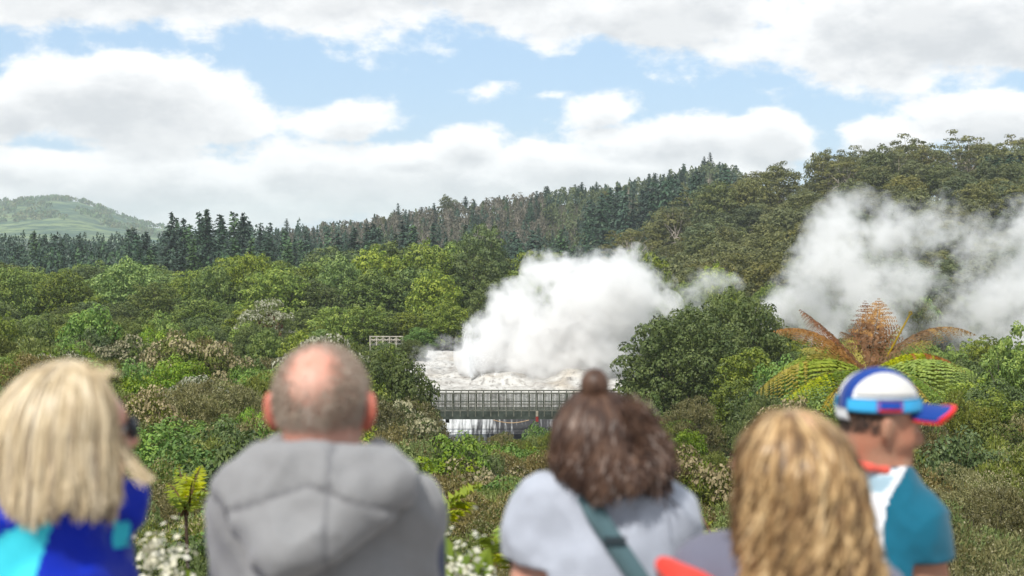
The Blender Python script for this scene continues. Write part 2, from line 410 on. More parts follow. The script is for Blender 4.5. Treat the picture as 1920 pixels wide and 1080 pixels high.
for k in range(5): make_broad(12, 6.0, M_broad, .36, 14, 80 + 5 * k, 1.08, 'broad', .16, lump=.34)
for k in range(3): make_broad(14, 5.0, M_broad_dark, .34, 14, 90, .92, 'broad_tall', .25, lump=.34)
for k in range(2): make_broad(10, 6.4, M_broad_dark, .24, 30, 130, .92, 'round_dark', .2, lump=.32)
for k in range(3): make_broad(9, 3.8, M_broad, .26, 28, 80, .68, 'fine_broad', .15, lump=.34)
for k in range(3): make_broad(3.4, 1.9, M_fresh, .13, 100, 30, .52, 'fresh_shrub', .2, asp=.55)
for k in range(2): make_broad(3.0, 1.9, M_broad_dark, .11, 110, 34, .5, 'dark_shrub', .2)

# --- scrub with blossom: fine needles, flat plumes
M_scrub = leaf_mat('olive_scrub', [(.045,.066,.012),(.100,.132,.022),(.180,.205,.045),(.27,.28,.085)], clump=(1.3,.35), obj_var=.4)
M_scrub_br = leaf_mat('brown_scrub', [(.056,.056,.016),(.120,.110,.034),(.195,.165,.058),(.27,.225,.10)], clump=(1.3,.35), obj_var=.4)
M_blossom = leaf_mat('cream_blossom', [(.19,.16,.08),(.28,.24,.13),(.37,.32,.19)], clump=(2.,.3), obj_var=.3, trans=.15)
M_blossom_grey = leaf_mat('pale_blossom', [(.24,.24,.15),(.34,.34,.24),(.46,.45,.35)], clump=(2.,.3), obj_var=.2, trans=.15)
def make_scrub(H, Rr, mat, leaf, dens, nl, lr, kind, blossom=None, share=.3, asp=.28, big=1.):
    F = Foliage(); cz = H * .45
    L = [(c + np.array([0, 0, cz]), r) for c, r in dome_lobes(nl, Rr - lr * .5, H - cz - lr * .4, lr, squash=.55, low=-.35)]
    for c, r in L:
        n = int(dens * 4 * np.pi * r[0] * (r[0] + r[2]) / 2)
        d = sphere_pts(n); keep = (d[:, 2] > -.2) | (rng.random(n) < .3); d = d[keep]; n = len(d)
        k = 9; bd = sphere_pts(k); bump = np.max(d @ bd.T, axis=1)
        rad = .66 + .5 * smooth(.70, 1., bump) - np.abs(rng.normal(size=n)) * .12
        P = c + d * r * rad[:, None]
        out = unit(d + np.array([0, 0, .55]) + rng.normal(size=(n, 3)) * .55)
        F.add(P, rng.normal(size=(n, 3)) + d * .6 + [0, 0, .5], leaf * rng.uniform(.6, 1.5, n), asp, out)
        if blossom:
            sel = (d[:, 2] > .15) & (rng.random(n) < share * 1.8) & (bump > (.86 if big == 1 else .70))
            F.add(P[sel] + out[sel] * leaf * .4, out[sel] + rng.normal(size=(sel.sum(), 3)) * .4, leaf * big * rng.uniform(.25, .5, sel.sum()), .9, None, 1)
    n = int(dens * Rr * Rr * 3); d = sphere_pts(n) * rng.random(n)[:, None] ** .5
    F.add(d * np.array([Rr*.8, Rr*.8, (H-cz)*.75]) + [0, 0, cz], rng.normal(size=(n, 3)), leaf, asp)
    cm = F.mesh('crown', [mat] + ([blossom] if blossom else []))
    mb = MB()
    for k in range(5):
        a = rng.uniform(0, 6.28); base = (rng.normal()*.08, rng.normal()*.08, -.8); fork = np.array([np.cos(a)*Rr*.25, np.sin(a)*Rr*.25, H*.25])
        limb(mb, base, fork, .05, .035)
        for c, r in [L[i] for i in rng.permutation(len(L))[:5]]: limb(mb, fork, c, .03, .006, .2)
    proto(kind, cm, mb.mesh('trunk', [M_bark], True), H, Rr)
for k in range(3): make_scrub(3., 2.1, M_scrub, .13, 170, 30, .62, 'scrub')
for k in range(3): make_scrub(3., 2.1, M_scrub_br, .12, 170, 30, .62, 'brown_scrub', M_blossom, .14)
for k in range(3): make_scrub(3., 2.1, M_scrub, .12, 170, 30, .62, 'blossom_scrub', M_blossom, .42)
for k in range(2): make_scrub(3., 2.1, M_scrub, .12, 150, 26, .66, 'pale_scrub', M_blossom_grey, .5, .28, 2.)

for k in range(2): make_scrub(3., 2.1, M_scrub, .13, 130, 26, .7, 'cream_top', M_blossom, .5, .28, 2.2)
for k in range(2): make_scrub(3., 2.1, M_scrub, .075, 430, 34, .58, 'near_scrub', None, 0, .3)
for k in range(2): make_scrub(3., 2.1, M_scrub_br, .07, 430, 34, .58, 'near_brown', M_blossom, .2, .28)
for k in range(2): make_scrub(3., 2.1, M_scrub, .07, 430, 34, .58, 'near_blossom', M_blossom, .5, .28)
# --- conifers
M_fir = leaf_mat('dark_fir', [(.014,.036,.022),(.026,.060,.034),(.046,.088,.046),(.07,.115,.06)], clump=(.3,.3), obj_var=.55, trans=.1)
M_fir_light = leaf_mat('green_fir', [(.026,.060,.024),(.048,.098,.034),(.075,.138,.048),(.11,.18,.065)], clump=(.3,.3), obj_var=.4, trans=.12)
def make_conifer(H, Rr, mat, kind, levels=26, leaf=.75, base=.12, power=.85, ragged=.2, per=9):
    F = Foliage()
    for i in range(levels):
        t = (i + rng.random() * .7) / levels; z = H * (base + (1 - base) * t)
        R_ = Rr * ((1 - t) ** power) * rng.uniform(1 - ragged, 1 + ragged) + .12
        nb = max(5, int(per * (.7 + .8 * (1 - t))))
        for b in range(nb):
            a = rng.uniform(0, 6.283); rb = R_ * rng.uniform(.7, 1.12); m = max(2, int(rb / leaf * 2.6))
            s = np.linspace(.15, 1, m) + rng.normal(size=m) * .04
            drop = -.28 * rb * s ** 1.4 + (.12 * rb * s ** 3)
            P = np.stack([np.cos(a)*rb*s, np.sin(a)*rb*s, z + drop], 1) + rng.normal(size=(m, 3)) * leaf * .22
            al = np.tile([np.cos(a), np.sin(a), -.35], (m, 1)) + rng.normal(size=(m, 3)) * .5
            N = np.tile([np.cos(a)*.5, np.sin(a)*.5, .9], (m, 1)) + rng.normal(size=(m, 3)) * .35
            F.add(P, N, leaf * rng.uniform(.7, 1.3, m), .6, al)
    F.add(np.array([[0, 0, H * (1 - .012 * k)] for k in range(5)]), rng.normal(size=(5, 3)) * [1, 1, .1], leaf * .7, .35, np.tile([0., 0, 1], (5, 1)))
    mb = MB(); mb.tube([(0,0,-2),(0,0,H*.5),(0,0,H*.97)], [H*.016, H*.009, .03], 6, caps=False)
    proto(kind, F.mesh('crown', [mat]), mb.mesh('trunk', [M_bark], True), H, Rr)
for k in range(4): make_conifer(25, 4.6, M_fir, 'fir', 34, 1.1, .05, .75)
for k in range(2): make_conifer(25, 5.6, M_fir, 'fir', 32, 1.2, .06, .6, .3, 11)
for k in range(3): make_conifer(22, 4.8, M_fir_light, 'fir_light', 30, 1.1, .05, .7)
for k in range(3): make_conifer(26, 4.2, M_fir, 'pine', 24, 1.3, .25, .4, .4, 10)

# --- gums: pale leaning stems, umbrella clumps
M_gum = leaf_mat('gum_olive', [(.052,.062,.020),(.112,.122,.036),(.180,.180,.056),(.26,.24,.082)], clump=(.25,.35), obj_var=.3)
M_gum_green = leaf_mat('gum_green', [(.045,.066,.026),(.085,.112,.040),(.135,.155,.058),(.19,.20,.08)], clump=(.25,.35), obj_var=.4)
def make_gum(H, Rr, mat, kind, nl=34, lr=1.7, leaf=.5, open_=0., dens=7.5):
    F = Foliage(); cz = H * .58
    L = [(c + np.array([0, 0, cz]), r * np.array([1, 1, 1 - open_ * .35])) for c, r in dome_lobes(nl, Rr - lr * .4, H - cz - lr * .4, lr, squash=.72, low=-.55)]
    for k in range(int(nl * .3)):
        a = rng.uniform(0, 6.283); rr = Rr * rng.uniform(.3, .9); q = lr * rng.uniform(.6, .95)
        L.append((np.array([rr*np.cos(a), rr*np.sin(a), H * rng.uniform(.2, .5)]), np.array([q, q, q * .6])))
    lobes_foliage(F, L, dens, leaf, .5, up=.12, lump=.42, under=.3)
    if open_ < .5:
        n = int(dens * Rr * Rr * 3); d = sphere_pts(n) * rng.random(n)[:, None] ** .4
        F.add(d * np.array([Rr*.75, Rr*.75, (H-cz)*.75]) + [0, 0, cz], rng.normal(size=(n, 3)) + [0, 0, .6], leaf * 1.2, .5)
    mb = MB(); tr = H * .012
    for k in range(2 if open_ else 1):
        top = np.array([rng.normal()*H*.05, rng.normal()*H*.05, cz]); b0 = np.array([k*.8, rng.normal()*.4, -2])
        mb.tube([b0, (b0+top)/2 + rng.normal(size=3)*.3, top], [tr*1.4, tr, tr*.7], 7, caps=False)
        for c, r in [L[i] for i in rng.permutation(len(L))[:14]]: limb(mb, top * rng.uniform(.55, 1.), c, tr * .5, tr * .1, .15)
    proto(kind, F.mesh('crown', [mat]), mb.mesh('trunk', [M_pale_bark], True), H, Rr)
for k in range(4): make_gum(18, 6.0, M_gum, 'gum', 36, 1.8)
for k in range(2): make_gum(18, 5.6, M_gum_green, 'gum', 36, 1.7)
for k in range(3): make_gum(20, 5.6, M_gum, 'gum_open', 34, 1.35, .42, .6, 10)
for k in range(4): make_broad(16, 6.0, M_gum, .5, 7, 44 + 6 * k, 1.5, 'gum', .3, lump=.4)
for k in range(2): make_broad(16, 5.6, M_gum_green, .5, 7, 48, 1.45, 'gum', .3, lump=.4)
# --- bare or thin grey trees on the middle hill
M_thin = leaf_mat('thin_grey_foliage', [(.075,.068,.048),(.125,.11,.078),(.18,.155,.11)], clump=(.3,.3), obj_var=.5)
for k in range(3): make_gum(20, 4.0, M_thin, 'thin_tree', 16, 1.2, .5, 1., 3.2)

def forest_mass(name, spots, mats, leaf=1.1, per=70):
    """far woodland seen as one mass: spots = (x, y, height, radius, shape, material index)"""
    F = Foliage()
    for x, y, h, r, cone, mi in spots:
        g = float(ground(x, y)); t = rng.random(per) ** .8; a = rng.uniform(0, 6.283, per)
        rr = r * ((1 - t) ** .75 if cone else np.sqrt(np.maximum(.05, 1 - (t * 1.6 - .6) ** 2))) * rng.uniform(.6, 1.1, per)
        o = np.stack([np.cos(a), np.sin(a), np.full(per, .35)], 1)
        P = np.stack([x + rr * np.cos(a), y + rr * np.sin(a), g + h * (.08 + .92 * t)], 1)
        F.add(P, o + rng.normal(size=(per, 3)) * .35, leaf * rng.uniform(.7, 1.3, per), .65, np.tile([0, 0, 1.], (per, 1)) + o * .6 + rng.normal(size=(per, 3)) * .5, mi)
    return tag(link(name, F.mesh(name, mats)), kind='stuff')
def plant(kind, name, loc, height, radius, label, cat, group=None, rz=None, variant=None, parts=True, tilt=0.):
    v = PROTO[kind]; cm, tm, H, Rr = v[int(rng.integers(len(v))) if variant is None else variant % len(v)]
    o = empty(name, loc, rng.uniform(0, 6.283) if rz is None else rz, label, cat, group)
    radius = min(max(radius, .62 * height / H * Rr), 1.4 * height / H * Rr)
    o.scale = (radius / Rr, radius / Rr, height / H)
    if tilt: o.rotation_euler = (rng.normal() * tilt, rng.normal() * tilt, o.rotation_euler[2])
    link('crown', cm, o)
    if tm is not None: link('trunk', tm, o)
    return o
def plant_px(kind, name, px, top, y, width_px, label, cat, group=None, sink=.3, **kw):
    """a plant whose crown is width_px wide and whose top shows at pixel row 'top', standing at depth y"""
    p = at(px, top, y); g = float(ground(p.x, y)); h = max(.8, p.z - g + sink)
    return plant(kind, name, (p.x, y, g - sink), h, width_px * y / FPX / 2, label, cat, group, **kw)
# ------------------------------------------------------------------ planting plan
def lin(px, pts): return float(np.interp(px, [p[0] for p in pts], [p[1] for p in pts]))
def scatter_px(p0, p1, y0, y1, n, jit=.5):
    """n jittered standpoints over a range of bearings and depths"""
    ny = max(1, int(round(math.sqrt(n * (y1 - y0) / 18.)))) if y1 - y0 > 10 else 1
    ny = min(ny, n); nx = int(math.ceil(n / ny)); out = []
    for j in range(ny):
        y = y0 + (j + .5 + rng.uniform(-jit, jit)) * (y1 - y0) / ny
        for i in range(nx):
            px = p0 + (i + .5 * (j % 2) + .25 + rng.uniform(-jit, jit)) * (p1 - p0) / nx
            out.append((px, y0 + (j + .5 + rng.uniform(-jit, jit)) * (y1 - y0) / ny))
    return out
def on_ground(kind, name, px, y, h, r, label, cat, group, **kw):
    x = (px - 960) / FPX * y; g = float(ground(x, y))
    return plant(kind, name, (x, y, g - .3), h, r, label, cat, group, **kw)
def blocked(px, y):
    """keep the terrace, the river and the line of sight to the bridge free"""
    if 735 < px < 1190 and 128 < y < 203: return True
    return False

# --- middle hill far behind: bare grey trees, dark conifers on its crest
G = 'trees on the grey hill far behind'
for px, y in scatter_px(540, 1420, 580, 830, 200):
    pp = rng.random(); crest = y > 760
    if px < 1000 and not crest: k = 'thin_tree' if pp < .7 else ('fir' if pp < .85 else 'fir_light')
    elif crest and px > 980: k = 'fir' if pp < .6 else 'pine'
    else: k = 'thin_tree' if pp < .34 else ('gum_green' if pp < .5 else ('pine' if pp < .75 else 'fir'))
    h = rng.uniform(8, 13) if k != 'thin_tree' else rng.uniform(8, 12)
    if crest: h *= rng.uniform(.8, 1.25)
    if k == 'gum_green': k = 'gum'
    bare = k == 'thin_tree'
    on_ground(k, 'bare_tree' if bare else 'conifer', px, y, h, h * (.26 if not bare else .30),
              'thin grey leafless tree on the far hillside' if bare else ('olive tree on the far grey hillside' if k == 'gum' else 'dark conifer on the far grey hillside'), 'tree', G if not bare else 'bare grey trees on the far hill')
sp = []
for px, y in scatter_px(520, 1480, 540, 850, 1500):
    r_ = rng.random(); g_ = px < 1020 and r_ < .62
    sp.append(((px - 960) / FPX * y, y, rng.uniform(5, 10), rng.uniform(1.6, 2.8), (not g_) and r_ > .55, 1 if g_ else (2 if r_ < .7 else 0)))
for px, y in scatter_px(-250, 620, 545, 720, 420):
    sp.append(((px - 960) / FPX * y, y, rng.uniform(12, 17), rng.uniform(2.6, 4.), True, 0))
for px, y in scatter_px(-250, 1100, 395, 545, 420):
    sp.append(((px - 960) / FPX * y, y, rng.uniform(10, 16), rng.uniform(2.8, 4.4), True, 0 if rng.random() < .7 else 3))
forest_mass('far_forest', sp, [M_fir, M_thin, M_gum_green, M_fir_light])
far = []
for px, y in scatter_px(-420, 330, 2850, 3600, 1300):
    if float(vnoise(np.array(px / 38.), np.array(y / 160.), 77)) > .47 or y > 3450: far.append(((px - 960) / FPX * y, y, rng.uniform(7, 14), rng.uniform(8, 16), False, int(rng.random() < .4)))
forest_mass('hill_woods', far, [M_fir_light, M_gum_green], 7., 16)
# dark stand of tall pines on the shoulder of that hill
for px, y in scatter_px(1120, 1350, 560, 640, 26):
    top = lin(px, [(1100, 372), (1180, 345), (1250, 330), (1350, 318)]) + rng.uniform(-6, 22)
    plant_px('pine' if rng.random() < .6 else 'fir', 'pine_tree', px, top, y, rng.uniform(34, 50),
             'tall dark pine in the dense stand left of the gum hill', 'tree', 'pines in the dark stand on the hill')
# --- long row of firs behind the broadleaf trees
S1 = [(-150, 445), (0, 440), (60, 438), (130, 452), (200, 445), (250, 432), (310, 412), (385, 398), (460, 408), (540, 424), (610, 432), (680, 425), (780, 420), (860, 428), (930, 440), (1060, 440)]
for px, y in scatter_px(-150, 1060, 430, 540, 120):
    top = lin(px, S1) + rng.uniform(-10, 26) + (18 if y < 470 else 0)
    k = 'fir' if rng.random() < .7 else 'fir_light'
    plant_px(k, 'fir_tree', px, top, y, rng.uniform(66, 104), 'dark pointed fir in the long row behind the broadleaf trees', 'tree', 'firs in the long row')
for px, y in scatter_px(300, 900, 350, 410, 20):
    top = lin(px, S1) + rng.uniform(28, 60)
    plant_px('fir_light' if rng.random() < .6 else 'fir', 'fir_tree', px, top, y, rng.uniform(55, 85), 'lighter green fir standing before the dark fir row', 'tree', 'lighter firs before the row')
for k, (px, top, w, lab) in enumerate([(322, 398, 62, 'tall fir rising highest left of the skyline dip'), (388, 393, 70, 'broad dark fir, tallest of the long row'), (240, 428, 44, 'slim dark fir below the distant pale hill'), (456, 400, 54, 'narrow fir just right of the tallest fir')]):
    plant_px('fir', 'fir_tree', px, top, 425, w, lab, 'tree', 'firs in the long row', variant=k)

# --- gum forest on the right hill
RID = [(900, 470), (1000, 460), (1100, 440), (1200, 405), (1300, 352), (1380, 322), (1450, 300), (1500, 290), (1560, 276), (1640, 268), (1700, 262), (1800, 262), (1920, 268), (2100, 262)]
GUMS = 'gum trees covering the right hill'
for px, y in scatter_px(930, 2080, 232, 415, 205):
    h = rng.uniform(11, 16) * (1.0 if px > 1250 else .75); kind = 'gum'
    on_ground(kind, 'gum_tree', px, y, h, h * rng.uniform(.36, .46), 'olive brown gum tree in the wood covering the right hill', 'tree', GUMS)
for px, y in scatter_px(1180, 2060, 415, 450, 40):
    top = lin(px, RID) + rng.uniform(-6, 18)
    plant_px('gum' if rng.random() < .6 else 'gum_open', 'gum_tree', px, top, y, rng.uniform(70, 105), 'gum tree along the crest of the right hill', 'tree', 'gums along the hill crest')
for k, (px, top, w, lab) in enumerate([(1700, 246, 95, 'airy gum with open twiggy crown on the hill crest'), (1800, 238, 120, 'tallest gum on the crest with layered umbrella crown'),
        (1905, 246, 100, 'crest gum cut by the right picture edge'), (1610, 268, 90, 'low wide gum on the crest before the airy one'), (1550, 272, 70, 'dense rounded gum where the crest dips')]):
    plant_px('gum_open', 'gum_tree', px, top, 445, w, lab, 'tree', 'gums along the hill crest', variant=k)
for px in (1850, 1872, 1893, 1912, 1935):
    plant_px('pine', 'gum_tree', px, 290 + rng.uniform(-5, 25), 395 + rng.uniform(-8, 8), 60, 'dark tall tree with pale bare stems at the right edge', 'tree', 'tall dark trees at the right edge')

# --- broadleaf belt across the valley
BEL = 'broadleaf trees across the valley'
for y0, y1, n, t0, w0, w1 in ((300, 335, 22, 474, 110, 160), (262, 292, 24, 490, 120, 170), (232, 256, 24, 520, 110, 160), (206, 228, 24, 556, 100, 150)):
    for px, y in scatter_px(-120, 1010, y0, y1, n, .42):
        if blocked(px, y): continue
        top = t0 + rng.uniform(-30, 24) - (14 if px > 480 and y > 230 else -30)
        plant_px('broad' if rng.random() < .7 else 'broad_tall', 'broadleaf_tree', px, top, y, rng.uniform(w0, w1), 'green rounded tree in the belt below the fir row', 'tree', BEL)
for kind, px, top, y, w, lab in [
        ('broad_tall', 905, 408, 268, 110, 'tall bright broadleaf tree standing above the belt, left of the geyser steam'),
        ('broad', 800, 440, 262, 150, 'wide tree with bare stems showing under its crown, centre of the belt'),
        ('broad', 705, 452, 262, 150, 'broad tree with many domed tufts beside the wide bare-stemmed tree'),
        ('broad', 640, 476, 250, 110, 'olive domed tree left of the many-tufted tree'),
        ('broad', 470, 470, 255, 130, 'large domed light green tree above the gap with the red earth bank'),
        ('broad', 400, 486, 250, 90, 'smaller dome leaning on the large light green tree'),
        ('broad', 240, 480, 250, 150, 'large domed tree in front of the darkest firs on the left'),
        ('broad', 120, 500, 240, 120, 'domed tree left of the largest left-hand dome'),
        ('broad', 15, 496, 235, 110, 'brownish tree cut by the left picture edge'),
        ('broad', 1205, 450, 214, 130, 'bright green domed tree half behind the geyser steam'),
        ('broad', 1020, 500, 222, 110, 'green tree just left behind the steam plume'),
        ('broad', 1345, 485, 222, 110, 'bright green tree beyond the small steam puff'),
        ('broad_tall', 925, 520, 214, 110, 'light olive tree touching the left side of the steam'),
        ('fine_broad', 835, 560, 206, 90, 'dark green tree above the brown fence'),
        ('fresh_shrub', 790, 612, 204, 90, 'fresh green bush right of the timber lookout'),
        ('fine_broad', 620, 568, 204, 110, 'olive tree just above the timber lookout and bald man')]:
    plant_px(kind, 'broadleaf_tree', px, top, y, w, lab, 'tree', BEL)
for px, y in scatter_px(1200, 1480, 196, 225, 9):
    plant_px('broad', 'broadleaf_tree', px, rng.uniform(520, 560), y, rng.uniform(80, 110), 'green tree at the foot of the gum hill', 'tree', 'trees at the foot of the gum hill')
for px, y in scatter_px(1420, 2050, 196, 228, 16):
    plant_px('broad' if rng.random() < .5 else 'gum', 'broadleaf_tree', px, rng.uniform(540, 590), y, rng.uniform(80, 120), 'green tree half veiled by the right steam', 'tree', 'trees behind the right steam')

# --- slope below the belt on the left (120 - 200 m)
for px, y in scatter_px(-80, 740, 140, 198, 56):
    top = lin(px, [(0, 590), (300, 590), (500, 606), (740, 640)]) + rng.uniform(-12, 22)
    k = ('fine_broad', 'fine_broad', 'round_dark', 'broad_tall', 'fine_broad')[int(rng.integers(5))]
    plant_px(k, 'bush', px, top, y, rng.uniform(60, 110), 'green bushy tree on the lower left slope below the belt', 'tree', 'bushy trees on the lower left slope')
for kind, px, top, y, w, lab in [
        ('cream_top', 372, 610, 112, 135, 'round bush covered in pinkish cream blossom above the hooded man'),
        ('pale_scrub', 602, 605, 128, 118, 'bush with pale olive flower heads behind the bald head'),
        ('fresh_shrub', 172, 556, 140, 84, 'yellow green domed bush standing alone on the left slope'),
        ('pale_scrub', 490, 550, 199, 34, 'small white blossoming tree above the red earth bank'),
        ('round_dark', 722, 650, 112, 140, 'large dark green tree between bald head and white terrace'),
        ('fine_broad', 690, 690, 104, 110, 'dark bush at the foot of the tree beside the terrace'),
        ('fine_broad', 768, 742, 108, 52, 'dark green bush against the left end of the footbridge')]:
    plant_px(kind, 'bush', px, top, y, w, lab, 'bush')
for kind, px, top, y, w, lab in [('scrub', 872, 822, 126, 80, 'olive shrub under the white water chute'), ('scrub', 948, 808, 126, 80, 'olive shrub below the dark rock under the footbridge'),
        ('fresh_shrub', 1012, 792, 125, 70, 'green shrub under the right part of the footbridge'), ('fine_broad', 1075, 778, 124, 80, 'green bush climbing to the footbridge rail behind the hair bun')]:
    plant_px(kind, 'bush', px, top, y, w, lab, 'bush')
# --- scrub on the left flank (45 - 130 m)
def mix_kind(weights):
    ks = list(weights); w = np.array([weights[k] for k in ks], float); return ks[int(rng.choice(len(ks), p=w / w.sum()))]
LOOK = {'fresh_shrub': 'fresh yellow green shrub', 'scrub': 'olive fine leaved shrub', 'brown_scrub': 'brownish fine leaved shrub', 'blossom_scrub': 'shrub topped with cream blossom',
        'pale_scrub': 'shrub with pale grey flower plumes', 'dark_shrub': 'dark glossy green shrub', 'fine_broad': 'dense green bush'}
def bushes(p0, p1, y0, y1, n, tops, w0, w1, weights, place, extra=24):
    for px, y in scatter_px(p0, p1, y0, y1, n):
        if blocked(px, y): continue
        t = (y - y0) / (y1 - y0)
        top = lin(px, tops[0]) * (1 - t) + lin(px, tops[1]) * t + rng.uniform(-extra, extra)
        k = mix_kind(weights); lk = LOOK[k]
        if y > 60 and k == 'blossom_scrub': k = 'cream_top'
        if y < 44: k = {'scrub': 'near_scrub', 'brown_scrub': 'near_brown', 'blossom_scrub': 'near_blossom'}.get(k, k)
        plant_px(k, 'shrub', px, top, y, rng.uniform(w0, w1) * (1.25 - .45 * t), lk + ' ' + place, 'shrub', lk.split()[0] + ' shrubs ' + place)
bushes(-90, 760, 84, 135, 60, ([(0, 668), (300, 690), (500, 720), (760, 770)], [(0, 608), (300, 622), (500, 650), (760, 700)]), 90, 150,
       {'fresh_shrub': 4, 'scrub': 2.5, 'brown_scrub': 2, 'blossom_scrub': 1, 'dark_shrub': 1.5, 'pale_scrub': .6, 'fine_broad': 2.5}, 'on the left flank behind the two left people', 18)
bushes(-90, 900, 42, 84, 56, ([(0, 820), (300, 830), (560, 850), (900, 900)], [(0, 690), (300, 710), (500, 740), (900, 830)]), 130, 220,
       {'fresh_shrub': 5, 'scrub': 3, 'brown_scrub': 2, 'blossom_scrub': 1, 'dark_shrub': 1.6}, 'on the slope between the two left people', 34)
bushes(-60, 960, 17, 42, 30, ([(0, 980), (960, 1010)], [(0, 830), (400, 850), (960, 900)]), 230, 380,
       {'brown_scrub': 3, 'blossom_scrub': 1.5, 'scrub': 3.5, 'dark_shrub': .6, 'fresh_shrub': 1}, 'low on the slope just beyond the left people', 42)
# --- hollow in the middle, below the bridge
bushes(780, 1330, 84, 127, 30, ([(780, 850), (1330, 800)], [(780, 812), (900, 812), (1000, 800), (1080, 775), (1330, 745)]), 70, 120,
       {'scrub': 4, 'dark_shrub': 2, 'brown_scrub': 1.5, 'fresh_shrub': 1.5, 'pale_scrub': 1}, 'in the hollow below the footbridge', 10)
bushes(820, 1440, 42, 84, 30, ([(820, 920), (1440, 880)], [(820, 858), (1440, 800)]), 110, 190,
       {'scrub': 4, 'brown_scrub': 3, 'blossom_scrub': 2.5, 'fresh_shrub': 1}, 'in the hollow left of the blond long hair', 28)
bushes(860, 1500, 16, 42, 22, ([(860, 1030), (1500, 1010)], [(860, 930), (1500, 890)]), 230, 380,
       {'scrub': 4, 'brown_scrub': 2.5, 'blossom_scrub': 2, 'dark_shrub': .5}, 'just beyond the woman with the hair bun', 40)
# --- right side
for px, y in scatter_px(1390, 2050, 136, 190, 34):
    plant_px('fine_broad' if rng.random() < .7 else 'broad', 'bush', px, rng.uniform(625, 668), y, rng.uniform(70, 110), 'green bushy tree at the foot of the right steam', 'tree', 'bushy trees at the foot of the right steam')
for kind, px, top, y, w, lab in [
        ('round_dark', 1290, 572, 122, 290, 'huge dome-shaped dark green tree right of the white terrace'),
        ('round_dark', 1385, 538, 132, 130, 'dark tree top rising behind the huge dome'),
        ('fine_broad', 1405, 640, 110, 150, 'lighter green bushy tree leaning on the huge dome'),
        ('fine_broad', 1215, 728, 112, 90, 'pale green bush at the foot of the huge dome tree'),
        ('brown_scrub', 1300, 742, 96, 60, 'small grey brown bush below the huge dome tree'),
        ('fine_broad', 1905, 604, 96, 40, 'small dark sprig of a tree at the right picture edge'),
        ('fresh_shrub', 1460, 668, 98, 110, 'green bush left of the tree fern'),
        ('pale_scrub', 905, 838, 78, 56, 'narrow bush with grey white flower heads in the hollow'),
        ('cream_top', 1010, 868, 62, 150, 'cream blossom bush left of the brown curls'),
        ('cream_top', 1320, 830, 52, 190, 'yellow cream feathery bush between brown curls and blond hair')]:
    plant_px(kind, 'bush', px, top, y, w, lab, 'bush')
bushes(1400, 2010, 84, 135, 46, ([(1400, 735), (1700, 730), (2010, 720)], [(1400, 668), (1700, 662), (1920, 645), (2010, 640)]), 90, 150,
       {'dark_shrub': 4, 'fine_broad': 4, 'fresh_shrub': 1, 'scrub': 1}, 'on the right flank behind the tree fern', 12)
bushes(1440, 2010, 42, 84, 26, ([(1440, 850), (2010, 845)], [(1440, 750), (2010, 745)]), 130, 210,
       {'scrub': 4, 'brown_scrub': 2.5, 'dark_shrub': 1.5, 'blossom_scrub': 1}, 'on the right slope beyond the man in the cap', 34)
bushes(1400, 2010, 15, 42, 24, ([(1400, 1030), (2010, 1010)], [(1400, 880), (2010, 872)]), 230, 380,
       {'scrub': 4, 'brown_scrub': 3, 'blossom_scrub': 1.2}, 'low on the right slope beside the man in the cap', 46)
